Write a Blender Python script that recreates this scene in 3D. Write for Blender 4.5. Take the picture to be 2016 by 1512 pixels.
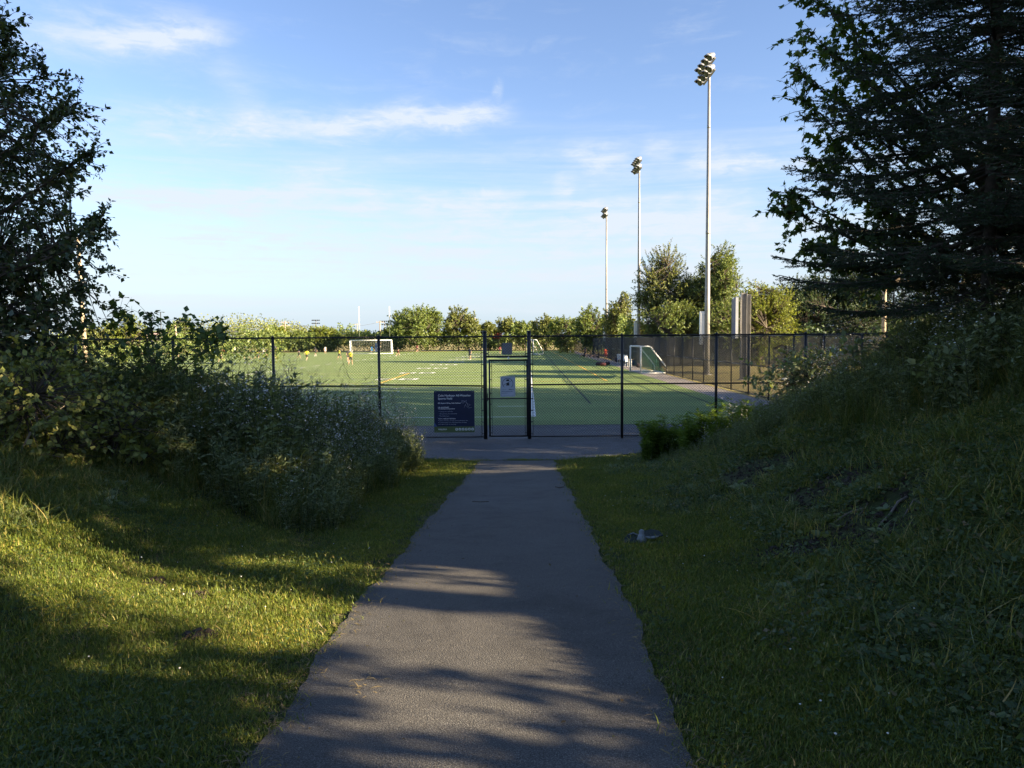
import bpy, math, random
import numpy as np
from mathutils import Vector, Matrix, Euler

for o in list(bpy.data.objects):
    bpy.data.objects.remove(o, do_unlink=True)
SC = bpy.context.scene
COL = SC.collection
rad = math.radians

# ------------------------------------------------------------------ camera
F = 1500.0                      # focal length in photo pixels (2016 wide)
CAM_Z = 2.6                     # above the level sports field
PITCH, ROLL = 3.40, -0.42
cam_data = bpy.data.cameras.new('camera')
cam_data.sensor_width = 36.0
cam_data.lens = 36.0 * F / 2016.0
cam_data.clip_start = 0.05
cam_data.clip_end = 6000
cam = bpy.data.objects.new('camera', cam_data)
CAM_M = Matrix.Rotation(rad(90 - PITCH), 4, 'X') @ Matrix.Rotation(rad(ROLL), 4, 'Z')
cam.matrix_world = Matrix.Translation((0, 0, CAM_Z)) @ CAM_M
COL.objects.link(cam)
SC.camera = cam
CAM_R = CAM_M.to_3x3()


def ray(px, py):
    return CAM_R @ Vector(((px - 1008) / F, -(py - 756) / F, -1.0))


def W(px, py, Y):
    """world point at distance Y (along +Y) seen at photo pixel px,py"""
    d = ray(px, py)
    return Vector((0, 0, CAM_Z)) + d * (Y / d.y)


def G(px, py, z=0.0):
    d = ray(px, py)
    return Vector((0, 0, CAM_Z)) + d * ((z - CAM_Z) / d.z)


# ------------------------------------------------------------------ light
SUN_AZ_BEHIND = 20.0            # sun stands to the right, this many degrees behind +X
SUN_EL = 18.0
sx, sy = math.cos(rad(SUN_AZ_BEHIND)), -math.sin(rad(SUN_AZ_BEHIND))
SUN_DIR = Vector((sx * math.cos(rad(SUN_EL)), sy * math.cos(rad(SUN_EL)), math.sin(rad(SUN_EL))))
sun_data = bpy.data.lights.new('sun', 'SUN')
sun_data.energy = 5.0
sun_data.angle = rad(0.53)
sun_data.color = (1.0, 0.80, 0.52)
sun = bpy.data.objects.new('sun', sun_data)
sun.rotation_euler = SUN_DIR.to_track_quat('Z', 'Y').to_euler()
sun.location = (40, -20, 40)
COL.objects.link(sun)

SC.view_settings.view_transform = 'Standard'
SC.view_settings.look = 'None'
SC.view_settings.gamma = 1
SC.view_settings.use_curve_mapping = False
SC.view_settings.exposure = 2.4
SKY_STRENGTH = 0.05
SC.cycles.max_bounces = 6
SC.cycles.use_adaptive_sampling = True
SC.cycles.adaptive_threshold = 0.02
SC.cycles.diffuse_bounces = 4
SC.cycles.transmission_bounces = 4
SC.cycles.transparent_max_bounces = 12
SC.cycles.use_denoising = True


class NT:
    """tiny node-tree helper"""
    def __init__(self, tree):
        self.t = tree
        tree.nodes.clear()

    def n(self, typ, **kw):
        nd = self.t.nodes.new(typ)
        for k, v in kw.items():
            if k.startswith('i_'):
                nd.inputs[k[2:].replace('_', ' ')].default_value = v
            else:
                setattr(nd, k, v)
        return nd

    def l(self, a, b):
        self.t.links.new(a, b)

    def math(self, op, a, b=None, c=None, clamp=False):
        nd = self.t.nodes.new('ShaderNodeMath')
        nd.operation = op
        nd.use_clamp = clamp
        for i, v in enumerate((a, b, c)):
            if v is None:
                continue
            if isinstance(v, (int, float)):
                nd.inputs[i].default_value = v
            else:
                self.l(v, nd.inputs[i])
        return nd.outputs[0]

    def mix(self, fac, a, b, mode='MIX'):
        nd = self.t.nodes.new('ShaderNodeMix')
        nd.data_type = 'RGBA'
        nd.blend_type = mode
        for idx, v in ((0, fac), (6, a), (7, b)):
            if isinstance(v, (int, float)):
                nd.inputs[idx].default_value = v
            elif isinstance(v, (tuple, list)):
                nd.inputs[idx].default_value = (*v[:3], 1)
            else:
                self.l(v, nd.inputs[idx])
        return nd.outputs[2]

    def ramp(self, fac, stops):
        nd = self.t.nodes.new('ShaderNodeValToRGB')
        els = nd.color_ramp.elements
        while len(els) < len(stops):
            els.new(0.5)
        for e, (p, c) in zip(els, stops):
            e.position = p
            e.color = (*c[:3], 1) if isinstance(c, (tuple, list)) else (c, c, c, 1)
        self.l(fac, nd.inputs[0])
        return nd.outputs[0]

    def noise(self, vec, scale, detail=4, rough=0.55, dist=0.0):
        nd = self.t.nodes.new('ShaderNodeTexNoise')
        nd.inputs['Scale'].default_value = scale
        nd.inputs['Detail'].default_value = detail
        nd.inputs['Roughness'].default_value = rough
        nd.inputs['Distortion'].default_value = dist
        if vec is not None:
            self.l(vec, nd.inputs['Vector'])
        return nd.outputs[0]

    def mapping(self, vec, scale=(1, 1, 1), loc=(0, 0, 0), rot=(0, 0, 0)):
        nd = self.t.nodes.new('ShaderNodeMapping')
        nd.inputs['Scale'].default_value = scale
        nd.inputs['Location'].default_value = loc
        nd.inputs['Rotation'].default_value = rot
        self.l(vec, nd.inputs['Vector'])
        return nd.outputs[0]


# ------------------------------------------------------------------ world
world = bpy.data.worlds.new('World')
SC.world = world
world.use_nodes = True
wt = NT(world.node_tree)
sky = wt.n('ShaderNodeTexSky')
sky.sky_type = 'NISHITA'
sky.sun_disc = False
sky.sun_elevation = rad(SUN_EL)
sky.sun_rotation = math.atan2(sx, sy)          # measured from +Y towards +X
sky.altitude = 0
sky.air_density = 1.0
sky.dust_density = 0.4
sky.ozone_density = 2.0
tc = wt.n('ShaderNodeTexCoord')
sep = wt.n('ShaderNodeSeparateXYZ')
nrm = wt.n('ShaderNodeVectorMath', operation='NORMALIZE')
wt.l(tc.outputs['Generated'], nrm.inputs[0])
wt.l(nrm.outputs[0], sep.inputs[0])
az = wt.math('ARCTAN2', sep.outputs[0], sep.outputs[1])
el = wt.math('ARCSINE', sep.outputs[2])
comb = wt.n('ShaderNodeCombineXYZ')
wt.l(az, comb.inputs[0])
wt.l(el, comb.inputs[1])
ae = comb.outputs[0]
n_streak = wt.noise(wt.mapping(ae, (3.2, 17, 1), rot=(0, 0, 0.07)), 2.2, 9, 0.62, 0.35)
n_wisp = wt.noise(wt.mapping(ae, (5, 11, 1), loc=(3.1, 1.7, 0), rot=(0, 0, -0.35)), 2.6, 9, 0.66, 0.9)
n_fine = wt.noise(wt.mapping(ae, (9, 30, 1), loc=(1, 5, 0), rot=(0, 0, 0.15)), 3.0, 8, 0.6, 0.5)


def streak(px0, py0, px1, py1, hw, amp):
    """cirrus streak between two directions of the sky; hw half thickness in radians"""
    def aee(px, py):
        d = ray(px, py).normalized()
        return math.atan2(d.x, d.y), math.asin(d.z)
    a0, e0 = aee(px0, py0)
    a1, e1 = aee(px1, py1)
    cx, cy = (a0 + a1) / 2, (e0 + e1) / 2
    L = math.hypot(a1 - a0, e1 - e0) / 2
    th = math.atan2(e1 - e0, a1 - a0)
    c, s = math.cos(th), math.sin(th)
    dx = wt.math('SUBTRACT', az, cx)
    dy = wt.math('SUBTRACT', el, cy)
    wob = wt.math('MULTIPLY', wt.math('SUBTRACT', n_wisp, 0.5), 0.045)
    hw = hw * 1.35
    dy = wt.math('ADD', dy, wob)
    u = wt.math('ADD', wt.math('MULTIPLY', dx, c / L), wt.math('MULTIPLY', dy, s / L))
    v = wt.math('ADD', wt.math('MULTIPLY', dx, -s / hw), wt.math('MULTIPLY', dy, c / hw))
    u2 = wt.math('POWER', wt.math('ABSOLUTE', u), 4.0)
    v2 = wt.math('MULTIPLY', v, v)
    g = wt.math('EXPONENT', wt.math('MULTIPLY', wt.math('ADD', u2, v2), -1.0))
    return wt.math('MULTIPLY', g, amp)


streaks = [
    streak(230, 232, 640, 246, 0.011, 1.0), streak(620, 256, 850, 218, 0.012, 1.2),
    streak(820, 228, 1000, 226, 0.009, 1.1),
    streak(20, 52, 430, 72, 0.018, .75), streak(200, 74, 440, 68, 0.009, .6),
    streak(420, 130, 520, 215, 0.014, .4),
    streak(180, 385, 520, 398, 0.016, .8), streak(440, 380, 620, 385, 0.008, .7), streak(560, 350, 780, 405, 0.015, .75),
    streak(800, 390, 1020, 390, 0.005, .6), streak(800, 415, 1040, 428, 0.012, .75),
    streak(1110, 300, 1240, 318, 0.011, .7), streak(1270, 285, 1330, 300, 0.012, .6),
    streak(1350, 322, 1480, 330, 0.012, 1.0), streak(1460, 322, 1600, 322, 0.006, .8),
    streak(1060, 430, 1480, 425, 0.022, .7), streak(1090, 365, 1130, 375, 0.01, .5),
    streak(970, 178, 990, 182, 0.006, .5), streak(1370, 400, 1480, 405, 0.011, .6),
    streak(150, 470, 900, 470, 0.016, .55), streak(800, 520, 1560, 500, 0.028, .6),
]
tot = streaks[0]
for s_ in streaks[1:]:
    tot = wt.math('ADD', tot, s_)
tex = wt.ramp(wt.math('ADD', wt.math('MULTIPLY', n_streak, 0.6), wt.math('MULTIPLY', n_fine, 0.4)),
              [(0.32, 0.03), (0.45, 0.5), (0.57, 1.0)])
dens = wt.math('MULTIPLY', tot, tex)
gen = wt.ramp(n_streak, [(0.5, 0.0), (0.75, 0.5)])      # the same thin cirrus all over the sky
gen = wt.math('MULTIPLY', gen, wt.ramp(n_wisp, [(0.4, 0.0), (0.62, 0.55)]))
# long level layers low in the sky, all the way round
n_lay = wt.noise(wt.mapping(ae, (1.6, 34, 1), loc=(2, .3, 0), rot=(0, 0, .02)), 1.5, 8, 0.6, 0.4)
lay_m = wt.ramp(wt.math('MULTIPLY', el, 2.0), [(0.02, 0.0), (0.10, 1.0), (0.36, 0.9), (0.58, 0.0)])
lay = wt.math('MULTIPLY', wt.math('MULTIPLY', wt.ramp(n_lay, [(0.40, 0.0), (0.66, 1.0)]), lay_m), wt.ramp(n_fine, [(0.25, .35), (0.65, 1.0)]))
gen = wt.math('ADD', gen, wt.math('MULTIPLY', lay, 0.95))
dens = wt.math('ADD', dens, gen)
up = wt.math('MULTIPLY', el, 30.0, clamp=True)
dens = wt.math('MULTIPLY', dens, up, clamp=True)
dens = wt.math('MULTIPLY', dens, 0.92)
# thin veil of pale haze that thickens towards the horizon all round
hz = wt.math('EXPONENT', wt.math('MULTIPLY', wt.math('POWER', wt.math('MULTIPLY', wt.math('MAXIMUM', el, 0.0), 1 / 0.125), 1.6), -1.0))
base_sky = wt.mix(1.0, sky.outputs[0], (0.93, 0.91, 1.03), 'MULTIPLY')
skyh = wt.mix(wt.math('MULTIPLY', hz, 0.93), base_sky, (2.34, 2.92, 3.48))
skyc = wt.mix(dens, skyh, (3.1, 3.4, 3.75))
bg = wt.n('ShaderNodeBackground')
bg.inputs['Strength'].default_value = SKY_STRENGTH
wo = wt.n('ShaderNodeOutputWorld')
wt.l(skyc, bg.inputs[0])
wt.l(bg.outputs[0], wo.inputs[0])
world.cycles.sampling_method = 'MANUAL'
world.cycles.sample_map_resolution = 512

# ------------------------------------------------------------------ materials
MATS = {}


def mat_simple(name, col, rough=0.6, metal=0.0, var=0.12, scale=8.0, bump=0.0, spec=0.4):
    if name in MATS:
        return MATS[name]
    m = bpy.data.materials.new(name)
    m.use_nodes = True
    t = NT(m.node_tree)
    out = t.n('ShaderNodeOutputMaterial')
    b = t.n('ShaderNodeBsdfPrincipled')
    b.inputs['Roughness'].default_value = rough
    b.inputs['Metallic'].default_value = metal
    b.inputs['Specular IOR Level'].default_value = spec
    co = t.n('ShaderNodeTexCoord')
    nz = t.noise(co.outputs['Object'], scale, 5, 0.6)
    lo = tuple(c * (1 - var) for c in col)
    hi = tuple(min(1, c * (1 + var)) for c in col)
    t.l(t.ramp(nz, [(0.3, lo), (0.7, hi)]), b.inputs['Base Color'])
    if bump:
        bp = t.n('ShaderNodeBump')
        bp.inputs['Strength'].default_value = bump
        bp.inputs['Distance'].default_value = 0.01
        t.l(nz, bp.inputs['Height'])
        t.l(bp.outputs[0], b.inputs['Normal'])
    t.l(b.outputs[0], out.inputs[0])
    MATS[name] = m
    return m


def mat_leaf(name, stops, trans=0.4, rough=0.5, gloss=0.025, patch=0.0):
    """leaf colour varies from leaf to leaf"""
    if name in MATS:
        return MATS[name]
    m = bpy.data.materials.new(name)
    m.use_nodes = True
    t = NT(m.node_tree)
    out = t.n('ShaderNodeOutputMaterial')
    ge = t.n('ShaderNodeNewGeometry')
    oi = t.n('ShaderNodeObjectInfo')
    r = t.math('FRACT', t.math('ADD', ge.outputs['Random Per Island'], oi.outputs['Random']))
    col = t.ramp(r, stops)
    if patch:
        pn = t.noise(ge.outputs['Position'], patch, 4, 0.6)
        col = t.mix(1.0, col, t.ramp(pn, [(0.28, (0.62, 0.70, 0.66)), (0.5, (1.0, 1.0, 1.0)), (0.72, (1.38, 1.22, 1.05))]), 'MULTIPLY')
    tcol = t.mix(1.0, col, (1.25, 1.15, 0.45), 'MULTIPLY')
    d = t.n('ShaderNodeBsdfDiffuse')
    tr = t.n('ShaderNodeBsdfTranslucent')
    gl = t.n('ShaderNodeBsdfGlossy')
    gl.inputs['Roughness'].default_value = rough
    gl.inputs['Color'].default_value = (0.8, 0.85, 0.9, 1)
    t.l(col, d.inputs[0])
    t.l(tcol, tr.inputs[0])
    m1 = t.n('ShaderNodeMixShader')
    m1.inputs[0].default_value = trans
    t.l(d.outputs[0], m1.inputs[1])
    t.l(tr.outputs[0], m1.inputs[2])
    m2 = t.n('ShaderNodeMixShader')
    m2.inputs[0].default_value = gloss
    t.l(m1.outputs[0], m2.inputs[1])
    t.l(gl.outputs[0], m2.inputs[2])
    t.l(m2.outputs[0], out.inputs[0])
    MATS[name] = m
    return m


def mat_asphalt(name, base, cool, cracks=False):
    m = bpy.data.materials.new(name)
    m.use_nodes = True
    t = NT(m.node_tree)
    out = t.n('ShaderNodeOutputMaterial')
    b = t.n('ShaderNodeBsdfPrincipled')
    co = t.n('ShaderNodeTexCoord').outputs['Object']
    vo = t.n('ShaderNodeTexVoronoi', i_Scale=150.0)
    t.l(co, vo.inputs['Vector'])
    big = t.noise(co, 0.55, 4, 0.6)
    mid = t.noise(co, 7.0, 6, 0.65)
    spk = t.ramp(t.noise(co, 190.0, 3, 0.7), [(0.35, 0.35), (0.52, 1.0), (0.66, 2.3)])
    col = t.ramp(big, [(0.3, tuple(c * 0.85 for c in base)), (0.7, tuple(c * 1.12 for c in cool))])
    col = t.mix(1.0, col, spk, 'MULTIPLY')
    col = t.mix(t.ramp(mid, [(0.45, 0.0), (0.75, 0.35)]), col, tuple(c * 1.35 for c in base))
    cell = t.ramp(vo.outputs['Distance'], [(0.0, 1.2), (0.5, 0.8)])
    col = t.mix(1.0, col, cell, 'MULTIPLY')
    if cracks:
        st = t.ramp(t.noise(co, 1.9, 7, 0.68, 0.6), [(0.30, 0.70), (0.48, 1.0), (0.72, 1.18)])
        col = t.mix(1.0, col, st, 'MULTIPLY')
        grit = t.ramp(t.noise(co, 42.0, 2, 0.5), [(0.70, 0.0), (0.76, 0.55)])
        col = t.mix(grit, col, (0.20, 0.18, 0.15))
    t.l(col, b.inputs['Base Color'])
    b.inputs['Roughness'].default_value = 0.82
    b.inputs['Specular IOR Level'].default_value = 0.35
    bp = t.n('ShaderNodeBump')
    bp.inputs['Strength'].default_value = 0.5
    bp.inputs['Distance'].default_value = 0.005
    h = t.math('SUBTRACT', t.math('MULTIPLY', t.noise(co, 140.0, 4, 0.7), 1.0), vo.outputs['Distance'])
    t.l(h, bp.inputs['Height'])
    t.l(bp.outputs[0], b.inputs['Normal'])
    t.l(b.outputs[0], out.inputs[0])
    MATS[name] = m
    return m


def mat_ground():
    m = bpy.data.materials.new('soil_and_turf')
    m.use_nodes = True
    t = NT(m.node_tree)
    out = t.n('ShaderNodeOutputMaterial')
    b = t.n('ShaderNodeBsdfPrincipled')
    co = t.n('ShaderNodeTexCoord').outputs['Object']
    n1 = t.noise(co, 1.1, 6, 0.62)
    n2 = t.noise(co, 14.0, 6, 0.7)
    green = t.ramp(n2, [(0.3, (0.022, 0.030, 0.010)), (0.55, (0.045, 0.060, 0.018)), (0.75, (0.085, 0.088, 0.035))])
    soil = t.ramp(n2, [(0.3, (0.022, 0.016, 0.011)), (0.6, (0.055, 0.04, 0.027)), (0.8, (0.12, 0.095, 0.065))])
    col = t.mix(t.ramp(n1, [(0.45, 0.0), (0.65, 0.6)]), green, soil)
    # straw-coloured mown grass far away beyond the berm
    sep_ = t.n('ShaderNodeSeparateXYZ')
    t.l(co, sep_.inputs[0])
    far = t.ramp(t.math('MULTIPLY', sep_.outputs[1], 0.01), [(0.2, 0.0), (0.26, 1.0)])
    dry = t.ramp(t.noise(co, 0.9, 6, 0.7), [(0.3, (0.16, 0.16, 0.055)), (0.7, (0.34, 0.27, 0.13))])
    col = t.mix(far, col, dry)
    t.l(col, b.inputs['Base Color'])
    b.inputs['Roughness'].default_value = 0.95
    b.inputs['Specular IOR Level'].default_value = 0.15
    bp = t.n('ShaderNodeBump')
    bp.inputs['Strength'].default_value = 0.7
    bp.inputs['Distance'].default_value = 0.03
    t.l(n2, bp.inputs['Height'])
    t.l(bp.outputs[0], b.inputs['Normal'])
    t.l(b.outputs[0], out.inputs[0])
    return m


def mat_turf():
    m = bpy.data.materials.new('artificial_turf')
    m.use_nodes = True
    t = NT(m.node_tree)
    out = t.n('ShaderNodeOutputMaterial')
    b = t.n('ShaderNodeBsdfPrincipled')
    co = t.n('ShaderNodeTexCoord').outputs['Object']
    n1 = t.noise(t.mapping(co, (0.10, 0.35, 1)), 1.0, 4, 0.6)
    n2 = t.noise(co, 60.0, 3, 0.7)
    wv = t.n('ShaderNodeTexWave', wave_type='BANDS', bands_direction='Y', i_Scale=0.069)
    wv.inputs['Distortion'].default_value = 0.0
    t.l(co, wv.inputs['Vector'])
    col = t.ramp(n1, [(0.3, (0.155, 0.212, 0.072)), (0.7, (0.198, 0.262, 0.092))])
    col = t.mix(1.0, col, t.ramp(n2, [(0.3, 0.75), (0.7, 1.25)]), 'MULTIPLY')
    col = t.mix(1.0, col, t.ramp(wv.outputs[0], [(0.45, 0.94), (0.55, 1.08)]), 'MULTIPLY')
    t.l(col, b.inputs['Base Color'])
    b.inputs['Roughness'].default_value = 0.8
    b.inputs['Specular IOR Level'].default_value = 0.1
    t.l(b.outputs[0], out.inputs[0])
    return m


def mat_screen():
    m = bpy.data.materials.new('windscreen_cloth')
    m.use_nodes = True
    t = NT(m.node_tree)
    out = t.n('ShaderNodeOutputMaterial')
    b = t.n('ShaderNodeBsdfPrincipled')
    co = t.n('ShaderNodeTexCoord').outputs['Object']
    n = t.noise(t.mapping(co, (1, 1, 5)), 3.0, 5, 0.6)
    t.l(t.ramp(n, [(0.3, (0.012, 0.016, 0.02)), (0.7, (0.035, 0.04, 0.045))]), b.inputs['Base Color'])
    b.inputs['Roughness'].default_value = 0.8
    tr = t.n('ShaderNodeBsdfTransparent')
    mx = t.n('ShaderNodeMixShader')
    mx.inputs[0].default_value = 0.46
    t.l(b.outputs[0], mx.inputs[1])
    t.l(tr.outputs[0], mx.inputs[2])
    t.l(mx.outputs[0], out.inputs[0])
    return m


M_BLACK = mat_simple('black_vinyl', (0.010, 0.011, 0.013), 0.4, 0, 0.3, 20, spec=0.45)
M_WIRE = mat_simple('black_vinyl_wire', (0.012, 0.013, 0.015), 0.45, 0, 0.2, 20)
M_GALV = mat_simple('galvanized_steel', (0.27, 0.265, 0.26), 0.5, 0.3, 0.14, 3.0)
M_WHITE = mat_simple('white_paint', (0.78, 0.78, 0.76), 0.4, 0, 0.06, 5)
M_LINE = mat_simple('white_turf_paint', (0.62, 0.64, 0.60), 0.85, 0, 0.15, 6)
M_YEL = mat_simple('yellow_turf_paint', (0.62, 0.40, 0.06), 0.85, 0, 0.12, 6)
M_BARK = mat_simple('bark', (0.075, 0.060, 0.046), 0.9, 0, 0.45, 18, 0.6)
M_BARK_P = mat_simple('pale_bark', (0.24, 0.20, 0.15), 0.9, 0, 0.35, 14, 0.5)
M_ASPH = mat_asphalt('asphalt', (0.090, 0.083, 0.075), (0.082, 0.079, 0.075), True)
M_ASPH2 = mat_asphalt('asphalt_apron', (0.088, 0.092, 0.100), (0.100, 0.103, 0.110), True)
M_GROUND = mat_ground()
M_TURF = mat_turf()
M_SCREEN = mat_screen()
M_WOODPOLE = mat_simple('weathered_pole_wood', (0.32, 0.26, 0.19), 0.85, 0, 0.25, 6)
M_CABLE = mat_simple('cable_sheath', (0.06, 0.06, 0.065), 0.6)
M_SOIL = mat_simple('bare_soil', (0.035, 0.026, 0.019), 0.95, 0, 0.5, 30, 0.8)
M_ROOT = mat_simple('dry_root', (0.15, 0.125, 0.10), 0.9, 0, 0.35, 30, 0.4)

L_LEFT = mat_leaf('leaf_dark_glossy', [(0, (0.041, 0.064, 0.022)), (0.5, (0.067, 0.105, 0.034)), (0.85, (0.105, 0.133, 0.041)), (1, (0.171, 0.143, 0.051))], 0.28, 0.4, 0.05)
L_MAPLE = mat_leaf('leaf_maple', [(0, (0.047, 0.084, 0.019)), (0.6, (0.073, 0.128, 0.026)), (1, (0.125, 0.161, 0.031))], 0.45)
L_SPRUCE = mat_leaf('needle_spruce', [(0, (0.023, 0.042, 0.020)), (0.6, (0.036, 0.065, 0.029)), (1, (0.059, 0.094, 0.035))], 0.12, 0.5, 0.03)
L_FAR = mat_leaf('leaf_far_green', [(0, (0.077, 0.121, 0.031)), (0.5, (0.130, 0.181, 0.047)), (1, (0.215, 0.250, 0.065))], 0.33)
L_FAR2 = mat_leaf('leaf_far_olive', [(0, (0.080, 0.102, 0.029)), (0.5, (0.140, 0.167, 0.047)), (1, (0.220, 0.239, 0.071))], 0.33)
L_FARB = mat_leaf('leaf_far_bright', [(0, (0.099, 0.139, 0.022)), (0.5, (0.171, 0.218, 0.033)), (1, (0.265, 0.284, 0.049))], 0.4)
L_FARSHADE = mat_leaf('leaf_far_shaded', [(0, (0.023, 0.044, 0.017)), (0.5, (0.039, 0.068, 0.023)), (1, (0.065, 0.094, 0.031))], 0.25)  # shade of the right-hand wood put into the leaf colour
L_GRASS = mat_leaf('grass_blade', [(0, (0.070, 0.107, 0.019)), (0.5, (0.132, 0.179, 0.029)), (0.85, (0.210, 0.242, 0.041)), (1, (0.397, 0.315, 0.109))], 0.42, 0.5, 0.02, 1.4)
L_GRASS2 = mat_leaf('grass_blade_rough', [(0, (0.081, 0.117, 0.029)), (0.6, (0.147, 0.193, 0.047)), (0.85, (0.260, 0.256, 0.070)), (1, (0.460, 0.351, 0.140))], 0.38, 0.5, 0.02, 1.1)
L_WEED = mat_leaf('weed_leaf', [(0, (0.126, 0.166, 0.079)), (0.6, (0.200, 0.252, 0.124)), (1, (0.296, 0.324, 0.174))], 0.42)
L_GOLD = mat_leaf('goldenrod_leaf', [(0, (0.104, 0.175, 0.028)), (0.6, (0.162, 0.257, 0.039)), (1, (0.228, 0.314, 0.054))], 0.45)
L_SHRUB = mat_leaf('shrub_leaf', [(0, (0.131, 0.162, 0.047)), (0.6, (0.220, 0.258, 0.068)), (1, (0.365, 0.352, 0.106))], 0.4)
L_RED = mat_leaf('leaf_red', [(0, (0.16, 0.035, 0.02)), (1, (0.36, 0.07, 0.03))], 0.3)
M_PETAL = mat_simple('white_petal', (0.66, 0.64, 0.58), 0.7, 0, 0.05)
M_PETAL_Y = mat_simple('yellow_petal', (0.70, 0.48, 0.03), 0.7, 0, 0.1)
M_STEM = mat_simple('green_stem', (0.05, 0.065, 0.022), 0.7, 0, 0.2)

# ------------------------------------------------------------------ object helpers


def tag(o, label=None, cat=None, group=None, kind=None):
    if label:
        o['label'] = label
    if cat:
        o['category'] = cat
    if group:
        o['group'] = group
    if kind:
        o['kind'] = kind
    return o


def empty(name, loc, rz=0.0):
    o = bpy.data.objects.new(name, None)
    o.empty_display_size = 0.1
    o.location = loc
    o.rotation_euler = (0, 0, rz)
    COL.objects.link(o)
    return o


def link(name, me, parent=None, mats=()):
    for m in mats:
        me.materials.append(m)
    o = bpy.data.objects.new(name, me)
    COL.objects.link(o)
    if parent is not None:
        o.parent = parent
    return o


def np_mesh(name, chunks, smooth=False):
    """chunks: list of (verts (n,3), faces (m,k), material index)"""
    V, loops, starts, totals, mi = [], [], [], [], []
    off = 0
    ls = 0
    for v, f, m_ in chunks:
        if len(f) == 0:
            continue
        v = np.asarray(v, dtype=np.float32).reshape(-1, 3)
        f = np.asarray(f, dtype=np.int64)
        k = f.shape[1]
        V.append(v)
        loops.append((f + off).ravel())
        starts.append(ls + np.arange(len(f)) * k)
        totals.append(np.full(len(f), k))
        mi.append(np.full(len(f), m_))
        off += len(v)
        ls += f.size
    me = bpy.data.meshes.new(name)
    if not V:
        return me
    V = np.concatenate(V)
    loops = np.concatenate(loops).astype(np.int32)
    starts = np.concatenate(starts).astype(np.int32)
    totals = np.concatenate(totals).astype(np.int32)
    mi = np.concatenate(mi).astype(np.int32)
    me.vertices.add(len(V))
    me.vertices.foreach_set('co', V.ravel())
    me.loops.add(len(loops))
    me.loops.foreach_set('vertex_index', loops)
    me.polygons.add(len(starts))
    me.polygons.foreach_set('loop_start', starts)
    me.polygons.foreach_set('loop_total', totals)
    me.polygons.foreach_set('material_index', mi)
    if smooth:
        me.polygons.foreach_set('use_smooth', np.ones(len(starts), dtype=bool))
    me.update(calc_edges=True)
    return me


class MB:
    """collects boxes, tubes and polygons into one mesh"""
    def __init__(self):
        self.v, self.f, self.m = [], [], []

    def add(self, vs, fs, mi=0):
        o = len(self.v)
        self.v += [tuple(p) for p in vs]
        for f in fs:
            self.f.append(tuple(i + o for i in f))
            self.m.append(mi)
        return self

    def box(self, c, s, mi=0, R=None):
        hx, hy, hz = s[0] / 2, s[1] / 2, s[2] / 2
        vs = [Vector((x, y, z)) for x in (-hx, hx) for y in (-hy, hy) for z in (-hz, hz)]
        if R is not None:
            vs = [R @ v for v in vs]
        vs = [v + Vector(c) for v in vs]
        return self.add(vs, [(0, 1, 3, 2), (4, 6, 7, 5), (0, 4, 5, 1), (2, 3, 7, 6), (0, 2, 6, 4), (1, 5, 7, 3)], mi)

    def tube(self, pts, r, n=8, mi=0, cap=True):
        pts = [Vector(p) for p in pts]
        rs = r if isinstance(r, (list, tuple)) else [r] * len(pts)
        vs = []
        prev = None
        for i, p in enumerate(pts):
            a = pts[max(0, i - 1)]
            b = pts[min(len(pts) - 1, i + 1)]
            d = (b - a).normalized()
            if prev is None:
                ref = Vector((0, 0, 1)) if abs(d.z) < 0.9 else Vector((1, 0, 0))
                u = d.cross(ref).normalized()
            else:
                u = (prev - d * prev.dot(d)).normalized()
            prev = u
            w = d.cross(u)
            for k in range(n):
                t_ = 2 * math.pi * k / n
                vs.append(p + (u * math.cos(t_) + w * math.sin(t_)) * rs[i])
        fs = []
        for i in range(len(pts) - 1):
            for k in range(n):
                k2 = (k + 1) % n
                fs.append((i * n + k, i * n + k2, (i + 1) * n + k2, (i + 1) * n + k))
        if cap:
            fs.append(tuple(range(n - 1, -1, -1)))
            fs.append(tuple((len(pts) - 1) * n + k for k in range(n)))
        return self.add(vs, fs, mi)

    def lathe(self, c, axis, prof, n=14, mi=0):
        """prof: list of (along, radius)"""
        axis = Vector(axis).normalized()
        return self.tube([Vector(c) + axis * a for a, r in prof], [max(r, 1e-4) for a, r in prof], n, mi)

    def build(self, name, mat, parent=None, smooth=False):
        me = bpy.data.meshes.new(name)
        me.from_pydata(self.v, [], self.f)
        mats = mat if isinstance(mat, (list, tuple)) else [mat]
        for x in mats:
            me.materials.append(x)
        if any(self.m):
            me.polygons.foreach_set('material_index', self.m)
        if smooth:
            me.polygons.foreach_set('use_smooth', [True] * len(me.polygons))
        me.update()
        return link(name, me, parent)


def tree_copy(src, loc, rz=0.0, scale=1.0):
    r = src.copy()
    COL.objects.link(r)
    r.location = loc
    r.rotation_euler = (0, 0, rz)
    r.scale = (scale,) * 3
    for ch in src.children:
        c = ch.copy()
        c.parent = r
        COL.objects.link(c)
        for g in ch.children:
            d = g.copy()
            d.parent = c
            COL.objects.link(d)
    return r


# ------------------------------------------------------------------ terrain
PATH_Y = np.array([-40, 2.0, 3.65, 5.8, 8.6, 11.6, 14.0, 15.9, 17.0, 2000])
PATH_Z = np.array([1.15, 1.13, 1.105, 0.93, 0.69, 0.40, 0.16, 0.02, 0.0, 0.0])
_ty = np.linspace(-40, 60, 1001)
_tz = np.interp(_ty, PATH_Y, PATH_Z)
_k = np.hanning(13)
_tz = np.convolve(np.pad(_tz, 6, mode='edge'), _k / _k.sum(), mode='valid')


def pathz(y):
    return np.interp(y, _ty, _tz)


def pathc(y):
    return -0.202 + 0.018 * np.clip(y, -20, 20)


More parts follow.
